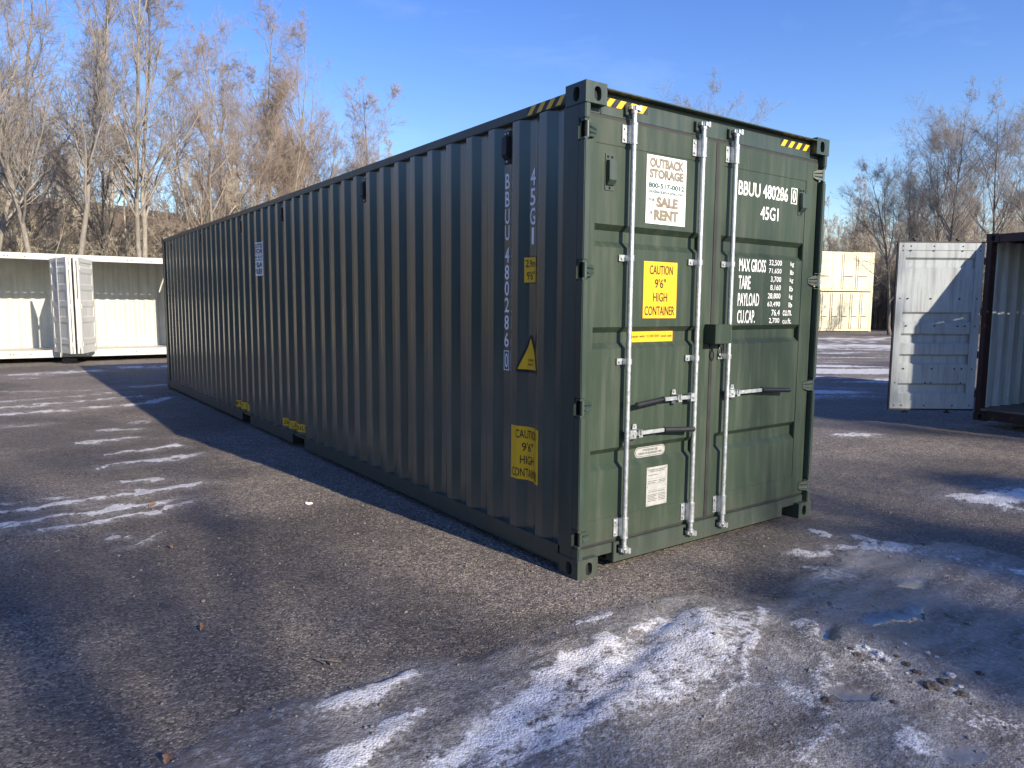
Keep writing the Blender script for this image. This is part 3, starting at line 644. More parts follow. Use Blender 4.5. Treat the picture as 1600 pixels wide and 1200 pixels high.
# --- stickers and lettering that follow the corrugated side
def drape(mb, name, mats, off=.002):
    """mb holds (y,z) shapes as (0,y,z+layer*10 in x): cut at the bends and press onto the corrugation"""
    me = bpy.data.meshes.new(name); me.from_pydata(mb.v, [], mb.f); me.polygons.foreach_set('material_index', mb.m)
    bm = bmesh.new(); bm.from_mesh(me)
    ys = [v.co.y for v in bm.verts]; lo, hi = min(ys), max(ys)
    for y in brk:
        for d in (-.006, .006):
            if lo < y+d < hi: bmesh.ops.bisect_plane(bm, geom=bm.verts[:]+bm.edges[:]+bm.faces[:], dist=1e-6, plane_co=(0, y+d, 0), plane_no=(0, 1, 0))
    for v in bm.verts: v.co.x = x_at(v.co.y)-off-v.co.x
    bm.to_mesh(me); bm.free()
    for k in mats: me.materials.append(M[k])
    o = bpy.data.objects.new(name, me); col.objects.link(o); o.parent = G; return o
s1 = lambda a, b_: (0.0, a, b_); s2 = lambda a, b_: (.0016, a, b_); s3 = lambda a, b_: (.003, a, b_)
# note: a runs from +y to -y so that text reads from outside
q = MB(); caution(q, (.700, .498, .408, .853), s1, s2); drape(q, 'caution_sticker', ['yellowside', 'black'])
q = MB(); r = (.598, 1.786, .492, 1.945); quad(q, r[0], r[1]-.006, r[2], r[3]+.006, s1, 1); quad(q, *r, s2, 0); put_text(q, '2,9m', *sub(r, .08, .56, .92, .90), s3, 1, .008); put_text(q, "9'6\"", *sub(r, .16, .1, .86, .44), s3, 1, .008); drape(q, 'height_sticker', ['yellowside', 'black'])
q = MB(); q.add([s1(*p) for p in ((.66, 1.215), (.655, 1.207), (.44, 1.207), (.435, 1.215), (.53, 1.452), (.55, 1.452))], [(0, 1, 2, 3, 4, 5)], 1); q.add([s2(*p) for p in ((.636, 1.228), (.454, 1.228), (.540, 1.430))], [(0, 1, 2)], 0)
put_text(q, 'SUPER', .565, 1.281, .508, 1.296, s3, 1, .01); put_text(q, 'HEAVY', .565, 1.254, .508, 1.269, s3, 1, .01); drape(q, 'warning_triangle', ['yellowside', 'black'])
q = MB()
for ch, dz in zip('BBUU480286', (0, .115, .227, .334, .479, .592, .699, .808, .925, 1.041)): put_text(q, ch, .837, 2.500-dz-.098, .787, 2.500-dz, s1, 0, .012)
a, b_, c_, d_ = .842, 1.205, .782, 1.338
for rr in ((a, b_, c_, b_+.006), (a, d_-.006, c_, d_), (a, b_+.006, a-.006, d_-.006), (c_+.006, b_+.006, c_, d_-.006)): quad(q, *rr, s1, 0)
put_text(q, '0', .828, 1.222, .796, 1.322, s1, 0, .012); drape(q, 'lettering', ['letter'])
q = MB()
for ch, z in zip('45G1', (2.495, 2.372, 2.252, 2.130)): put_text(q, ch, .562 if ch != '1' else .545, z-.106, .510 if ch != '1' else .52, z, s1, 0, .012)
drape(q, 'lettering', ['letter'])
q = MB(); poster(q, (6.30, 1.995, 5.945, 2.41), s1, s2); drape(q, 'sale_poster', ['poster', 'tan', 'teal'])
for y in (7.44, 5.36):
    q = MB(); r = (y, .205, y-.70, .295); quad(q, *r, s1, 0); put_text(q, 'EMPTY LIFT ONLY', *sub(r, .03, .2, .97, .8), s2, 1, .01); drape(q, 'lift_sticker', ['yellowside', 'black'])

# ------------------------------------------------------------------ white side-opening container at the back left
WY, WX0, WL = 20.32, -3.87, 6.058
C2 = empty('side_opening_container', 'white container with its long side open and doors folded at the middle', 'container', (WX0, WY+W_, .10), -math.pi/2)
kit(C2, WL, GH, 'white', 'white', 'white', 'LBF', floor=None)
def wl(x, y, z): return (WY+W_-y, x-WX0, z-.10)         # world -> local of C2
def wbox(mb, a, b_, m=0): return mb.box(wl(*a), wl(*b_), m)
MB().box((.03, .03, .10), (W_-.02, WL-.03, .20)).build('floor', 'white', C2)
q = MB(); wbox(q, (WX0+.18, WY+.01, .15), (WX0+WL-.18, WY+.08, .345)); q.build('door_sill', 'white', C2, bevel=.004)
q = MB(); wbox(q, (WX0+.18, WY+.012, 2.80), (WX0+WL-.18, WY+.09, 2.93)); q.build('door_header', 'white', C2, bevel=.004)
XC = -.93
q = MB(); wbox(q, (XC-.06, WY+.02, .34), (XC+.06, WY+.10, 2.81)); q.build('centre_post', 'white', C2, bevel=.004)
for x in (-2.35, -2.28, -1.9, .55, .66, 1.05, 1.16):
    for z in (.24, 2.855): q = MB(); wbox(q, (x, WY-.002, z), (x+.03, WY+.02, z+.022)); q.build('cam_keeper', 'rubber', C2)
def leaf(p0, p1, name='folding_door'):
    """door leaf between two plan points, ribbed"""
    p0, p1 = Vector(p0), Vector(p1); d = (p1-p0); Ln = d.length; d.normalize(); n = Vector((-d.y, d.x)); th = .026; mb = MB()
    F = lambda a, b_, z: wl(*(p0+d*a+n*b_), z)
    zb, zt = .33, 2.80; P = [(zb, 0)]
    for z in (.62, 1.20, 1.62, 2.05, 2.50): P += [(z-.10, 0), (z-.06, .026), (z+.06, .026), (z+.10, 0)]
    P.append((zt, 0))
    for sgn in (1, -1):
        mb.strip([F(.09, sgn*(.012+dd*.6), z) for z, dd in P], [F(Ln-.09, sgn*(.012+dd*.6), z) for z, dd in P])
    def bx(a0, a1, z0, z1):
        mb.add([F(a, b_, z) for z in (z0, z1) for a, b_ in ((a0, -th), (a1, -th), (a1, th), (a0, th))], [(0, 3, 2, 1), (4, 5, 6, 7), (0, 1, 5, 4), (1, 2, 6, 5), (2, 3, 7, 6), (3, 0, 4, 7)])
    bx(0, .09, zb-.02, zt+.02); bx(Ln-.09, Ln, zb-.02, zt+.02); bx(.09, Ln-.09, zt-.10, zt+.018); bx(.09, Ln-.09, zb-.018, zb+.11)
    o = mb.build(name, 'white', C2)
    for z in (.55, 1.55, 2.55): MB().cyl(F(.0, -th-.01, z-.06), F(.0, -th-.01, z+.06), .02, 8).build('hinge', 'white', o)
    MB().cyl(F(Ln*.5, th+.02, zb-.09), F(Ln*.5, th+.02, zt+.06), .016, 8).build('lock_rod', 'zinc', o)
leaf((XC-.05, WY), (XC-.04, WY-1.30)); leaf((XC-.11, WY-1.34), (XC-.40, WY-.20))
leaf((XC+.05, WY), (XC+.06, WY-1.30)); leaf((XC+.13, WY-1.34), (XC+.56, WY-.20))
for k, x in enumerate((WX0+.3, XC-.05, WX0+WL-.4)):
    for y in (WY+.25, WY+2.2):
        o = MB().box((x-.18, y-.1, -.02), (x+.18, y+.1, .10)).build('timber_block', 'wood', None, bevel=.008); tag(o, 'timber block under the %s of the white open-sided container, %s edge' % (('western end', 'folded doors', 'eastern end')[k], 'front' if y < WY+1 else 'back'), 'block', 'blocks under the white container')

# ------------------------------------------------------------------ rusty container on the right with a white door swung open
ang = math.atan2(-.13, 1.0)                     # sill leans slightly towards the camera
# local: x across from the hinge side (world +Y end) towards -Y ; y into the container (+X)
C3 = empty('open_container', 'rusty brown container standing open, white door swung back', 'container', (8.48, 1.26, .08), -math.pi/2+ang)
H3 = 2.591
kit(C3, 6.058, H3, 'brown', 'oldinner', 'brown', 'LRB')
MB().box((.162, .01, H3-.12), (W_-.162, .09, H3-.01)).build('door_header', 'brown', C3, bevel=.004)
MB().box((.162, .01, .02), (W_-.162, .09, .15)).build('door_sill', 'brown', C3, bevel=.004)
hw = Vector((8.47, 1.27)); dd = Vector((-.81, .585)).normalized(); nn = Vector((-dd.y, dd.x))
if nn.dot(Vector((-1, -1))) < 0: nn = -nn       # inside face looks back to the yard
cs, sn = math.cos(-C3.rotation_euler.z), math.sin(-C3.rotation_euler.z)
def w2l3(x, y, z):
    x, y = x-8.48, y-1.26; return (cs*x-sn*y, sn*x+cs*y, z-.08)
def F3(a, b_, z): p = hw+dd*a+nn*b_; return w2l3(p.x, p.y, z)
mb = MB(); zb, zt = .235, 2.545; DW = 1.185; P = [(zb, 0)]
for z in (.52, .93, 1.22, 1.52, 2.27): P += [(z-.075, 0), (z-.045, -.030), (z+.045, -.030), (z+.075, 0)]
P.append((zt, 0))
mb.strip([F3(.12, dd_, z) for z, dd_ in P], [F3(DW-.10, dd_, z) for z, dd_ in P]); mb.strip([F3(.12, -.04, z) for z, dd_ in P], [F3(DW-.10, -.04, z) for z, dd_ in P])
def bx3(mb, a0, a1, b0, b1, z0, z1, m=0):
    mb.add([F3(a, b_, z) for z in (z0, z1) for a, b_ in ((a0, b0), (a1, b0), (a1, b1), (a0, b1))], [(0, 3, 2, 1), (4, 5, 6, 7), (0, 1, 5, 4), (1, 2, 6, 5), (2, 3, 7, 6), (3, 0, 4, 7)], m)
bx3(mb, .0, .12, -.045, .010, zb, zt); bx3(mb, DW-.10, DW, -.045, .010, zb, zt); bx3(mb, .12, DW-.10, -.044, .008, zt-.10, zt); bx3(mb, .12, DW-.10, -.044, .008, zb, zb+.11)
d3o = mb.build('door', 'oldwhite', C3); d3o['label'] = 'scuffed white inner face of the swung-open door'
mb = MB()
for z in (.28, .60, .80, 1.40, 1.78, 2.44, 2.50):
    for a in (.06, .20, .30, .62, .70, 1.02, 1.13):
        if (int(z*100)+int(a*100)) % 3: mb.cyl(F3(a, .011, z), F3(a, -.001, z), .011, 7)
mb.build('bolt', 'dark', d3o)
mb = MB(); bx3(mb, -.012, DW+.012, -.03, .004, zb-.025, zb); bx3(mb, -.012, DW+.012, -.03, .004, zt, zt+.02); bx3(mb, DW, DW+.014, -.03, .004, zb, zt); mb.build('gasket', 'rubber', d3o)
for a in (.32, .92):
    mb = MB().cyl(F3(a, -.08, zb-.07), F3(a, -.08, zt+.07), .018, 10)
    for z in (zb-.06, zt+.06): bx3(mb, a-.03, a+.03, -.10, -.05, z-.012, z+.012)
    mb.build('lock_rod', 'rubber', d3o, smooth=35)
for z in (.45, 1.0, 1.6, 2.3): 
    mb = MB().cyl(F3(-.02, -.02, z-.05), F3(-.02, -.02, z+.05), .018, 8); bx3(mb, -.02, .10, -.05, -.03, z-.04, z+.04); mb.build('hinge', 'brown', d3o)
# second door folded flat along the far side wall
mb = MB().box((W_+.05, .06, .15), (W_+.095, 1.22, H3-.14)); 
for z in (.5, 1.1, 1.7, 2.2): mb.box((W_+.03, .16, z-.05), (W_+.05, 1.12, z+.05))
mb.build('door', 'brown', C3, bevel=.004)

# ------------------------------------------------------------------ unseen navy stacks added on the west for dark reflections in the green paint
for k_, (y_, z_, lab) in enumerate([(-7.0, 0, 'lower southern unseen navy container added for dark reflections'), (-7.0, GH, 'upper southern unseen navy container added for dark reflections'), (5.6, 0, 'lower northern unseen navy container added for dark reflections'), (5.6, GH, 'upper northern unseen navy container added for dark reflections')]):
    o = empty('stacked_container', lab, 'container', (-21.5, y_, z_), 0, 'unseen navy containers added for reflections'); kit(o, 12.192, GH, 'blue', 'blue', 'blue', 'LRBF')

# ------------------------------------------------------------------ cream stack far right, further boxes
def panel_side(root, Lg, H, mat, spec):
    """door leaves on the x=0 side: spec = list of (y0, y1)"""
    for y0, y1 in spec:
        mb = MB().box((-.02, y0+.03, .22), (.02, y1-.03, H-.18))
        for z in (.62, 1.15, 1.75, 2.3): mb.box((-.04, y0+.12, z-.05), (-.02, y1-.12, z+.05))
        d = mb.build('door', mat, root)
        MB().box((-.006, y0, .18), (.006, y0+.03, H-.14)).build('gasket', 'rubber', d)
        MB().box((-.07, y1-.20, .12), (-.04, y1-.17, H-.06)).build('lock_rod', 'zinc', d)
        MB().box((-.085, y0+.25, 1.10), (-.06, y1-.16, 1.13)).build('door_handle', 'rubber', d)
a_st = math.atan2(-.383, .923)
cr = np.array([50.3, 25.0])                                     # right-hand front corner of the stack
def cream(z, spec, label, Lg=12.192):
    # local y axis points from the right corner leftwards along the face, x=0 side faces the camera
    # rotation mapping local +y -> (-.923,.383)
    rz = math.atan2(.923, .383)
    o = empty('stacked_container', label, 'container', (cr[0], cr[1], z), rz, 'cream containers stacked at the end of the yard')
    kit(o, Lg, GH, 'cream', 'cream', 'cream', 'RBF'); MB().box((.02, .19, .15), (.05, Lg-.19, GH-.1)).build('side_wall', 'cream', o)
    panel_side(o, Lg, GH, 'cream', spec); return o
cream(0, [(.25+i*.83, .25+(i+1)*.83) for i in range(14)], 'lower cream container with a row of narrow side doors')
cream(GH, [(.35, 1.55), (1.55, 2.75), (3.5, 4.7), (4.7, 5.9), (6.7, 7.9), (7.9, 9.1), (9.6, 10.7), (10.7, 11.8)], 'upper cream container with paired side doors, resting on another')
p = at_dist(1389, 66); o = empty('shipping_container', 'small white container seen in the gap beside the trees', 'container', (p[0]-.2, p[1]+.2, 0), R(62)); kit(o, 6.058, 2.591, 'white', walls='LRBF')
panel_side(o, 6.058, 2.591, 'white', [(.2+i*.94, .2+(i+1)*.94) for i in range(6)])
for k, (u, t_, rz, lab) in enumerate([(40, 47, R(84), 'cream stacked pair of containers glimpsed over the white roof, long side on'), (112, 44, R(70), 'cream stacked pair of containers behind the twin pale trunks')]):
    p = at_dist(u, t_)
    for j in (0, 1):
        o = empty('stacked_container', ('upper ' if j else 'lower ')+lab, 'container', (p[0]-1.2, p[1], j*2.591), rz-math.pi/2, 'cream containers stacked behind the white one')
        kit(o, 6.058, 2.591, 'cream', walls='LRBF')

# ------------------------------------------------------------------ trees
def norm(v): return v/np.maximum(1e-9, np.linalg.norm(v, axis=-1, keepdims=True))
def polyl(rs, P, D, Ln, K, wob, trop):
    pts = [P]; d = D
    for k in range(K):
        d = norm(d+rs.normal(0, wob, D.shape)+np.array([0, 0, trop])); pts.append(pts[-1]+d*(Ln/K)[:, None])
    return np.stack(pts, 1)
def tubes(pts, rad, S):
    N, K1, _ = pts.shape; tg = norm(np.gradient(pts, axis=1)); ref = np.where(np.abs(tg[..., 2:3]) > .9, np.array([1., 0, 0]), np.array([0, 0, 1.]))
    a = norm(np.cross(tg, ref)); b_ = np.cross(tg, a); th = np.arange(S)*2*np.pi/S
    V = pts[:, :, None]+rad[:, :, None, None]*(a[:, :, None]*np.cos(th)[None, None, :, None]+b_[:, :, None]*np.sin(th)[None, None, :, None])
    i = np.arange(N*K1*S).reshape(N, K1, S); j = np.roll(i, -1, 2)
    return V.reshape(-1, 3), np.stack([i[:, :-1], j[:, :-1], j[:, 1:], i[:, 1:]], -1).reshape(-1, 4)
def spikes(P, D, Ln, r):
    n = len(P); ref = np.where(np.abs(D[:, 2:3]) > .9, np.array([1., 0, 0]), np.array([0, 0, 1.])); a = norm(np.cross(D, ref)); b_ = np.cross(D, a)
    th = np.arange(3)*2*np.pi/3; B = P[:, None]+r[:, None, None]*(a[:, None]*np.cos(th)[None, :, None]+b_[:, None]*np.sin(th)[None, :, None])
    V = np.concatenate([B, (P+D*Ln[:, None])[:, None]], 1).reshape(-1, 3); o = np.arange(n)[:, None]*4
    T = np.concatenate([o+np.array([[0, 1, 3]]), o+np.array([[1, 2, 3]]), o+np.array([[2, 0, 3]])], 0); return V, T
def children(rs, pts, rad, n, t0, t1, ang, ratio, up=.15):
    N, K1, _ = pts.shape; t_ = rs.uniform(t0, t1, (N, n)); f = t_*(K1-1); i = np.minimum(f.astype(int), K1-2); fr = (f-i)[..., None]
    r_ = np.arange(N)[:, None]; P = pts[r_, i]*(1-fr)+pts[r_, i+1]*fr; tg = norm(pts[r_, i+1]-pts[r_, i]); rr = rad[r_, i]*(1-fr[..., 0])+rad[r_, i+1]*fr[..., 0]
    az = rs.normal(0, 1, tg.shape); az = norm(az-np.sum(az*tg, -1, keepdims=True)*tg); an = rs.normal(ang, .2, t_.shape)[..., None]
    D = norm(tg*np.cos(an)+az*np.sin(an)+np.array([0, 0, up])); return P.reshape(-1, 3), D.reshape(-1, 3), rr.reshape(-1), t_.reshape(-1)
def make_tree(seed, H, stems, n=(15, 7, 6, 9), spread=.34, ang=.62, lean=.08, r0=.011, first=.30, lev=4, fork=.0, tip=.0075):
    rs = np.random.default_rng(seed); az = rs.uniform(0, 6.28)+np.arange(stems)*6.28/stems
    P = np.stack([np.cos(az)*.16*(stems > 1), np.sin(az)*.16*(stems > 1), np.full(stems, -.1)], 1)
    D = norm(np.stack([np.cos(az)*(lean+fork), np.sin(az)*(lean+fork), np.ones(stems)], 1)+rs.normal(0, .03, (stems, 3))); Ln = H*rs.uniform(.86, 1.0, stems)
    p0 = polyl(rs, P, D, Ln, 14, .055, .03); r_ = H*r0*rs.uniform(.85, 1.1, stems)[:, None]*(1.0-.93*np.linspace(0, 1, 15)[None]**.9); r_[:, 0] *= 1.25
    trunk = tubes(p0, r_, 9); V, Qd, T = [], [], []
    def addq(v, q): Qd.append(q+sum(map(len, V))); V.append(v)
    def addt(v, q): T.append(q+sum(map(len, V))); V.append(v)
    P, D, rr, t_ = children(rs, p0, r_, n[0], first, .985, ang, 0, .2); Ln = H*spread*(1.08-t_)**.62*rs.uniform(.55, 1.15, len(P)); k = 7
    p1 = polyl(rs, P, D, Ln, k, .10, .075); r1 = np.minimum(rr*.62, .010+Ln*.013)[:, None]*(1-.85*np.linspace(0, 1, k+1)[None]); addq(*tubes(p1, r1, 5))
    P, D, rr, t_ = children(rs, p1, r1, n[1], .15, 1, .75, 0, .16); Ln2 = np.repeat(Ln, n[1])*.46*rs.uniform(.5, 1.2, len(P))*(1.15-.5*t_)
    p2 = polyl(rs, P, D, Ln2, 4, .12, .07); r2 = np.maximum(np.minimum(rr*.7, .004+Ln2*.011), .005)[:, None]*(1-.7*np.linspace(0, 1, 5)[None]); addq(*tubes(p2, r2, 4))
    P, D, rr, t_ = children(rs, p2, r2, n[2], .12, 1, .75, 0, .14); Ln3 = np.clip(np.repeat(Ln2, n[2])*.5*rs.uniform(.5, 1.25, len(P)), .12, 1.4)
    p3 = polyl(rs, P, D, Ln3, 2, .12, .06); r3 = np.maximum(np.minimum(rr*.75, .008), .0042)[:, None]*(1-.5*np.linspace(0, 1, 3)[None]); addq(*tubes(p3, r3, 3))
    if lev > 3:
        P, D, rr, t_ = children(rs, p3, r3, n[3], .1, 1, .72, 0, .12); Ln4 = np.clip(np.repeat(Ln3, n[3])*rs.uniform(.4, 1.0, len(P)), .10, .75); addt(*spikes(P, D, Ln4, np.full(len(P), tip*.5)))
    return trunk, (np.concatenate(V), np.concatenate(Qd), np.concatenate(T) if T else None)
class Proto: pass
def proto(seed, mats, **k):
    tr, cr_ = make_tree(seed, **k); p = Proto()
    a = np_mesh('trunk', tr[0], quads=tr[1], mats=[mats[0]], smooth=True); b_ = np_mesh('crown', cr_[0], tris=cr_[2], quads=cr_[1], mats=[mats[1]])
    p.t, p.c = a.data, b_.data; bpy.data.objects.remove(a); bpy.data.objects.remove(b_); p.H = k['H']; return p
PR = dict(
    twin=proto(11, ('bark', 'twig'), H=17, stems=2, lean=.12, n=(22, 8, 7, 8), r0=.0066, spread=.32, first=.26),
    tall=proto(12, ('bark', 'twig'), H=18, stems=2, lean=.03, n=(22, 8, 7, 8), spread=.28, r0=.0068, first=.26),
    fan=proto(13, ('bark', 'twig_red'), H=15, stems=3, lean=.24, n=(15, 8, 6, 8), spread=.40, ang=.72, r0=.007, first=.2),
    slim=proto(14, ('bark_d', 'twig'), H=15, stems=1, n=(30, 8, 6, 8), spread=.28, r0=.008, first=.2),
    shade=proto(17, ('bark_d', 'twig'), H=15, stems=2, lean=.12, n=(16, 6, 5, 5), spread=.38, r0=.012, first=.3),
    red=proto(15, ('bark_d', 'twig_red'), H=11.5, stems=3, lean=.14, n=(20, 9, 7, 9), spread=.38, r0=.0065, first=.1),
    wide=proto(16, ('bark_d', 'twig'), H=13, stems=2, lean=.16, n=(20, 8, 7, 8), spread=.52, ang=.75, r0=.0095, first=.2))
def tree(kind, x, y, label, rz, h=None, group=None, z=0.0):
    pr = PR[kind]; s = (h or pr.H)/pr.H; o = empty('bare_tree', label, 'tree', (x, y, z), rz, group); o.scale = (s, s, s)
    for nm, me in (('trunk', pr.t), ('crown', pr.c)):
        c = bpy.data.objects.new(nm, me); col.objects.link(c); c.parent = o
    return o
def hill_h(x, y):
    d = np.maximum(y-(36+.1*(x-15)), (x-76)*.8); return 11.5*sstep(0, 62, d)+2.5*sstep(0, 8, d)*fbm(x*.05, y*.05, 61)*sstep(0, 30, d)
def tz(x, y): return float(hill_h(np.array([x]), np.array([y]))[0])
LT = [('twin', 100, 26.0, 17.5, 1.9, 'pale twin-trunked bare tree right behind the folded white doors'),
      ('tall', 222, 27.0, 18.5, .4, 'tall straight pale bare tree between the twin-trunked one and the green corner'),
      ('twin', -40, 28, 17, 4.2, 'pale bare tree standing behind the open white bay'),
      ('slim', 158, 31, 14, 2.2, 'slender dark bare tree set back between two pale trees'),
      ('slim', 285, 33, 13.5, .9, 'slender bare tree just above the far green corner'),
      ('tall', 30, 34, 16, 2.6, 'pale bare tree well behind the twin-trunked tree'),
      ('fan', 340, 30, 12.5, 3.6, 'slanting multi-stemmed bare tree leaning over the green roof'),
      ('fan', 418, 32, 16, .3, 'fan-shaped bare tree with reddish twig tips above the green roof'),
      ('tall', 372, 40, 15, 5.0, 'bare tree set back behind the fan-shaped tree'),
      ('red', 520, 33, 13.4, 1.2, 'reddish rounded bare tree at the open end of the grove'),
      ('wide', 592, 40, 8.0, 2.0, 'low spreading bare tree beside the reddish one'),
      ('fan', 470, 37, 14.0, 3.3, 'many-stemmed bare tree between the fan-shaped and reddish trees')]
for kind, u, Y, h, rz, lab in LT:
    p = at_y(u, Y); tree(kind, p[0], Y, lab, rz, h, 'bare trees behind the white container', tz(p[0], Y))
rs = np.random.default_rng(3)
for i, (x, y) in enumerate([(-9, 27), (-13, 31), (-17, 26), (-22, 30), (-27, 25), (-33, 29), (-40, 26), (-12, 38), (-24, 38)]):
    tree(['tall', 'twin', 'slim', 'fan', 'wide'][i % 5], x, y, 'bare tree in the row of woods beyond the frozen tracks', i*1.3, 13+rs.random()*4, 'bare trees beyond the frozen tracks', tz(x, y))
for kind, u, t_, h, rz, lab in [('wide', 1088, 44, 14.0, .5, 'rounded bare crown rising just over the green container roof'),
        ('slim', 1318, 66, 14.5, 1.1, 'thin bare tree beside the green container edge, behind the cream stack'), ('wide', 1395, 46, 11.2, 2.4, 'low leaning bare tree behind the swung-open white door'),
        ('wide', 1478, 43, 13.4, .2, 'spreading dark bare tree above the swung-open white door'), ('wide', 1562, 40, 13.0, 3.9, 'spreading dark bare tree over the rusty container'),
        ('slim', 1610, 44, 13.5, 5.1, 'slender bare tree rising behind the rusty container roof'), ('slim', 1362, 64, 11.5, 4.0, 'slender bare tree at the corner of the cream stack'), ('wide', 1440, 56, 11.5, 4.6, 'broad bare tree set back behind the leaning one'), ('fan', 1530, 55, 12.5, 2.6, 'multi-stemmed bare tree between the two dark spreading trees')]:
    p = at_dist(u, t_); tree(kind, p[0], p[1], lab, rz, h, None, tz(p[0], p[1]))
for i, (k, x, y, h, rz, lab) in enumerate([('shade', 8.7, -26, 15, .3, 'bare tree south of the yard, in line with the right door'), ('shade', 3.4, -29, 16, 2.0, 'bare tree south of the yard, in line with the near corner'), ('shade', -3.6, -25, 15, 1.0, 'bare tree south of the yard, in line with the frozen tracks'), ('slim', 12.6, -28, 15, 3.0, 'slender bare tree south of the rusty container'), ('shade', -8.5, -30, 16, 4.4, 'bare tree at the south-west corner of the yard'), ('shade', 6.3, -36, 17, 5.0, 'bare tree set back behind the southern row')]):
    tree(k, x, y, lab, rz, h, 'bare trees on the sunny side of the yard')

def pine(x, y, H, seed, label, nl, n_, first=.35):
    q = np.random.default_rng(seed); o = empty('added_shade_pine', label, 'tree', (x, y, 0), 0, 'unseen pines added to cast shade on the yard')
    p0 = polyl(q, np.zeros((1, 3)), np.array([[0, 0, 1.]]), np.array([H]), 12, .03, .05); r_ = H*.014*(1-.95*np.linspace(0, 1, 13)[None]); v, f = tubes(p0, r_, 8)
    np_mesh('trunk', v, quads=f, mats=['bark_d'], parent=o, smooth=True)
    P, D, rr, t_ = children(q, p0, r_, nl, first, .98, 1.25, 0, .1); Ln = H*.30*(1.12-t_)*q.uniform(.6, 1.2, len(P)); p1 = polyl(q, P, D, Ln, 5, .1, .05); r1 = (rr*.4)[:, None]*(1-.8*np.linspace(0, 1, 6)[None]); v, f = tubes(p1, r1, 5)
    C, _, _, _ = children(q, p1, r1, 4, .45, 1, .5, 0, .1); c_ = np.repeat(C, n_, 0)+q.normal(0, .17, (len(C)*n_, 3))*np.array([1.3, 1.3, .7]); d_ = norm(q.normal(0, 1, c_.shape)+np.array([0, 0, .4])); v2, t2_ = spikes(c_, d_, q.uniform(.10, .2, len(c_)), np.full(len(c_), .006))
    np_mesh('crown', np.concatenate([v, v2]), quads=f, tris=t2_+len(v), mats=['needle'], parent=o)
M['needle'] = plain('pine_needles', (.05, .075, .035), .7, 0, .3, 2)
for x, y, h, sd_, nl_, n_, lab in [(-.6, -27, 16, 4, 30, 110, 'unseen tall pine added to dapple the open gravel'), (2.3, -29, 17, 31, 30, 100, 'unseen taller pine added to dapple the ground by the container shadow')]: pine(x, y, h, sd_, lab, nl_, n_)  # unseen pines added for soft dapple on the left ground
for x, y, h, sd_, lab in [(2.7, -13.9, 5.6, 21, 'unseen bushy low pine added to shade the icy mound'), (4.6, -13.4, 5.4, 22, 'unseen bushy low pine added between two others to shade the ruts'), (6.9, -14.0, 5.8, 23, 'unseen bushy low pine added for shade at the eastern end of its row')]: pine(x, y, h, sd_, lab, 60, 220, .12)  # unseen low pines added, sized to shade only the right foreground

# hillside and its wood
hx = np.concatenate([np.linspace(-170, 76, 62), np.linspace(80, 240, 30)]); hy = np.concatenate([np.linspace(-60, 30, 10), np.linspace(34, 170, 44)])
HX, HY = np.meshgrid(hx, hy); HZ_ = hill_h(HX, HY)+(fbm(HX*.3, HY*.3, 65)-.5)*.5*sstep(0, .6, hill_h(HX, HY))-.25*(1-sstep(0, .5, hill_h(HX, HY)))
i_ = np.arange(HX.size).reshape(HX.shape); m_, t2, b2 = nodes('leaf_litter'); M['litter'] = m_
nn1 = noise(t2, .6, 6); nn2 = noise(t2, 14, 4)
t2.links.new(mixc(t2, rng(t2, nn2, .35, .65), mixc(t2, rng(t2, nn1, .3, .7), (.17, .115, .065), (.28, .20, .12)), (.11, .08, .05)), b2.inputs['Base Color']); b2.inputs['Roughness'].default_value = .95
tag(np_mesh('hill', np.stack([HX.ravel(), HY.ravel(), HZ_.ravel()], 1), quads=np.stack([i_[:-1, :-1], i_[:-1, 1:], i_[1:, 1:], i_[1:, :-1]], -1).reshape(-1, 4), mats=['litter'], smooth=True), 'leaf-strewn hillside rising behind the yard', 'hill', kind='structure')
def small(seed, H, stems, n, spread, first, lean, r0, tip):
    tr, c_ = make_tree(seed, H, stems, n=n, spread=spread, first=first, lean=lean, r0=r0, tip=tip); v, q, t_ = c_
    me = np_mesh('growth', np.concatenate([tr[0], v]), tris=t_+len(tr[0]), quads=np.concatenate([tr[1], q+len(tr[0])]), mats=['brush']); return me
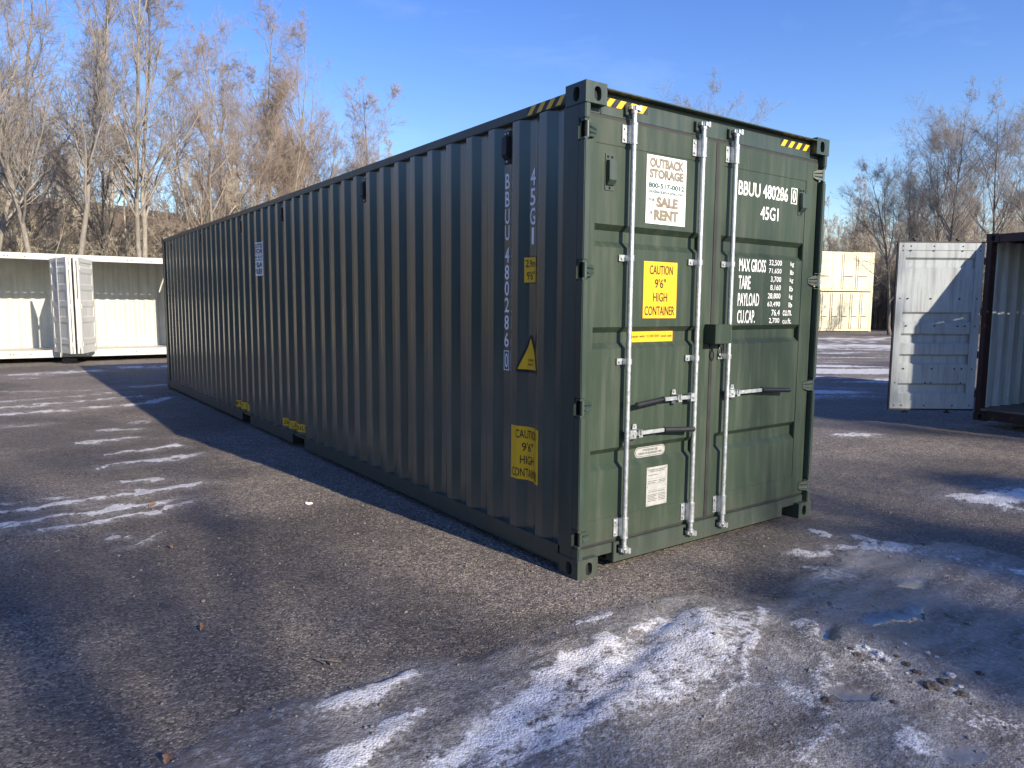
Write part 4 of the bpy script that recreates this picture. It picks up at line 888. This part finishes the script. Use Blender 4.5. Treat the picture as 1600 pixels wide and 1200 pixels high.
def scatter(name, protos, P, scl, label, cat):
    """one object of kind stuff: instances of a few growth forms on points"""
    src = bpy.data.collections.new(name+'_forms')
    for o in protos: col.objects.unlink(o); src.objects.link(o)
    me = bpy.data.meshes.new(name); me.vertices.add(len(P)); me.vertices.foreach_set('co', np.asarray(P, np.float32).ravel())
    for k_, a in (('scl', scl), ('rz', rs.uniform(0, 6.28, len(P))), ('pick', rs.integers(0, len(protos), len(P)))):
        at = me.attributes.new(k_, 'FLOAT', 'POINT'); at.data.foreach_set('value', np.asarray(a, np.float32))
    o = bpy.data.objects.new(name, me); col.objects.link(o)
    ng = bpy.data.node_groups.new(name, 'GeometryNodeTree'); ng.interface.new_socket('Geometry', in_out='INPUT', socket_type='NodeSocketGeometry'); ng.interface.new_socket('Geometry', in_out='OUTPUT', socket_type='NodeSocketGeometry')
    N = ng.nodes.new; gi, go, ip, ci, cx_ = N('NodeGroupInput'), N('NodeGroupOutput'), N('GeometryNodeInstanceOnPoints'), N('GeometryNodeCollectionInfo'), N('ShaderNodeCombineXYZ')
    ci.inputs[0].default_value = src; ci.inputs['Separate Children'].default_value = True; ci.inputs['Reset Children'].default_value = True; ip.inputs['Pick Instance'].default_value = True
    def at_(n_):
        a = N('GeometryNodeInputNamedAttribute'); a.data_type = 'FLOAT'; a.inputs['Name'].default_value = n_; return a.outputs['Attribute']
    l = ng.links.new; l(gi.outputs[0], ip.inputs['Points']); l(ci.outputs[0], ip.inputs['Instance']); l(at_('pick'), ip.inputs['Instance Index']); l(at_('scl'), ip.inputs['Scale']); l(at_('rz'), cx_.inputs[2]); l(cx_.outputs[0], ip.inputs['Rotation']); l(ip.outputs[0], go.inputs[0])
    mo = o.modifiers.new('grow', 'NODES'); mo.node_group = ng
    return tag(o, label, cat, kind='stuff')
rs = np.random.default_rng(8)
FT = [small(100+i, 10, 1+i % 2, (13, 5, 4, 5), .3, .15, .07, .009, .02) for i in range(4)]
BR = [small(200+i, 5.5, 4, (8, 5, 4, 5), .42, .08, .30, .0055, .011) for i in range(5)]
def fill(n, boxes, ok):
    P = []
    while len(P) < n:
        x0, x1, y0, y1 = boxes[rs.integers(len(boxes))]; x, y = rs.uniform(x0, x1), rs.uniform(y0, y1)
        if ok(x, y): P.append((x, y, tz(x, y)-.15))
    return P
onhill = lambda x, y: tz(x, y) > .1
PR_ = [(*at_dist(rs.uniform(1275, 1640), rs.uniform(60, 82))[:2],) for _ in range(90)]
P = [(x, y, tz(x, y)-.15) for x, y in PR_]+fill(560, [(-80, 70, 38, 75), (-80, 110, 60, 112), (78, 130, -20, 90)], onhill)
scatter('wooded_hillside', FT, P, rs.uniform(.7, 1.3, len(P)), 'brown leafless wood covering the hillside', 'woods')
def okb(x, y):
    if -16 < x < 8 and y < 26.5: return False
    return not (x > 40 and math.hypot(x-46, y-27) < 12)
PR_ = [(*at_dist(rs.uniform(1275, 1640), rs.uniform(59, 72))[:2],) for _ in range(150)]+[q for q in [(*at_dist(rs.uniform(1440, 1660), rs.uniform(48, 66))[:2],) for _ in range(150)] if q[0] > 53]
P = [(x, y, tz(x, y)-.15) for x, y in PR_]+fill(860, [(-50, 10, 25, 42), (-30, 20, 27, 40), (-50, 50, 30, 50), (56, 82, -5, 60), (60, 80, 15, 50)], okb)
scatter('thicket', BR, P, rs.uniform(.55, 1.35, len(P)), 'tangled leafless brown brush along the edge of the yard', 'brush')

# ------------------------------------------------------------------ small things on the ground
rs = np.random.default_rng(17)
ico = bmesh.new(); bmesh.ops.create_icosphere(ico, subdivisions=1, radius=1); iv = np.array([v.co[:] for v in ico.verts]); itri = np.array([[v.index for v in f.verts] for f in ico.faces]); ico.free()
n = 5200; V, T = [], []
px_ = np.concatenate([rs.uniform(-3.4, 3.2, n*3//4), rs.uniform(-3.6, 9, n//4)]); py_ = np.concatenate([rs.uniform(-2.3, 3.4, n*3//4), rs.uniform(-2, 9, n//4)])
for i in range(n):
    x, y = px_[i], py_[i]
    if .0 < x < 2.44 and 0 < y < 12: continue
    s = rs.lognormal(-5.25, .42); s = min(s, .022); v = iv*rs.uniform(.6, 1.15, iv.shape)*np.array([1, rs.uniform(.6, 1), rs.uniform(.4, .7)])*s; a = rs.uniform(0, 6.28)
    v = np.stack([v[:, 0]*math.cos(a)-v[:, 1]*math.sin(a)+x, v[:, 0]*math.sin(a)+v[:, 1]*math.cos(a)+y, v[:, 2]+ground_z(x, y)+s*.2], 1); T.append(itri+len(V)*12); V.append(v)
tag(np_mesh('gravel', np.concatenate(V), tris=np.concatenate(T), mats=['stone']), 'loose gravel chips scattered over the yard', 'gravel', kind='stuff')
def chunk(u, v_, r, mat, name, label, cat, group, flat=.6):
    x, y = gnd(u, v_); bm = bmesh.new(); bmesh.ops.create_icosphere(bm, subdivisions=3, radius=r)
    sd_ = rs.integers(999)
    for w_ in bm.verts:
        d_ = w_.co.normalized(); k_ = .35+1.3*float(fbm(np.array([d_.x*3+5+d_.z*2.3]), np.array([d_.y*3+7-d_.z*2]), int(sd_), 4, .7)[0]); w_.co *= k_; w_.co.z *= flat
    me = bpy.data.meshes.new(name); bm.to_mesh(me); bm.free(); me.materials.append(M[mat]); o = bpy.data.objects.new(name, me); col.objects.link(o)
    o.location = (x, y, ground_z(x, y)+r*flat*.05); o.rotation_euler = (0, 0, rs.uniform(0, 6.28)); tag(o, label, cat, group)
M['snowlump'] = plain('dirty_snow', (.45, .45, .46), .8, 0, .3, 25); M['mud'] = plain('frozen_mud', (.065, .053, .045), .8, 0, .4, 30)
for u, v_, r in [(1352, 1030, .028), (1372, 1038, .035), (1385, 1046, .022), (1448, 1035, .02), (1412, 1022, .018), (1462, 1040, .015), (1416, 1063, .012), (1485, 1068, .03), (1500, 1085, .02)]: chunk(u, v_, r*.6, 'snowlump', 'snow_lump', 'small lump of dirty snow in the churned frozen ruts', 'snow lump', 'snow lumps in the ruts')
for u, v_, r in [(1338, 1040, .03), (1415, 1050, .026), (1432, 1062, .03), (1475, 1078, .04), (1455, 1086, .05), (1500, 1096, .035), (1290, 1112, .03), (1328, 1032, .02), (1400, 1040, .018), (1530, 1062, .025), (1395, 1115, .02)]: chunk(u, v_, r*.7, 'mud', 'mud_clod', 'dark clod of frozen mud in the churned ruts', 'mud clod', 'mud clods in the ruts', .4)
def dry_leaf(u, v_, s, rz, label):
    x, y = gnd(u, v_); mb = MB(); n = 9; up_ = []; lo = []
    for i in range(n):
        t_ = i/(n-1); w_ = .30*math.sin(math.pi*t_**.8)*(1+.25*math.sin(t_*19)); c_ = .22*math.sin(t_*3.0); up_.append(((t_-.5)*s, w_*s, (c_+abs(w_)*.5)*s)); lo.append(((t_-.5)*s, -w_*s, (c_+abs(w_)*.45)*s))
    mid = [((i/(n-1)-.5)*s, 0, .22*math.sin(i/(n-1)*3.0)*s) for i in range(n)]; mb.strip(up_, mid); mb.strip(mid, lo); mb.cyl((s*.45, 0, .02*s), (s*.75, .05*s, .06*s), .012*s+.0006, 5)
    o = mb.build('dry_leaf', 'leaf', None, fix=False); o.location = (x, y, ground_z(x, y)+.008); o.rotation_euler = (.15, -.1, rz); tag(o, label, 'leaf')
dry_leaf(262, 1190, .055, 1.1, 'curled orange-brown leaf at the edge of the ice sheet'); dry_leaf(240, 793, .08, .3, 'brown leaf lying on the frozen snow track'); dry_leaf(265, 858, .055, 2.0, 'small orange leaf on bare gravel below the snow track'); dry_leaf(1437, 861, .07, 2.5, 'pinkish brown leaf on the sunlit snow streak'); dry_leaf(318, 985, .05, .8, 'pale brown leaf on the open gravel')
x, y = gnd(516, 1035); mb = MB()
for a, b_, r_ in (((-.05, -.02, .008), (.05, .03, .012), .006), ((-.03, .02, .006), (.06, -.01, .010), .005), ((.0, .03, .006), (.07, .035, .012), .004)): mb.cyl(a, b_, r_, 6, 0, r_*.5)
o = mb.build('bark_splinter', 'bark_d', None); o.location = (x, y, ground_z(x, y)+.003); o.rotation_euler = (0, 0, 1.9); tag(o, 'splintered dark bit of bark on the gravel', 'bark')
x, y = gnd(483, 787); o = MB().box((-.02, -.015, 0), (.025, .012, .012)).box((-.03, -.004, .004), (-.012, .01, .02)).build('paper_scrap', 'poster', None, bevel=.003); o.location = (x, y, ground_z(x, y)-.001); tag(o, 'tiny white scrap beside the container shadow', 'scrap')
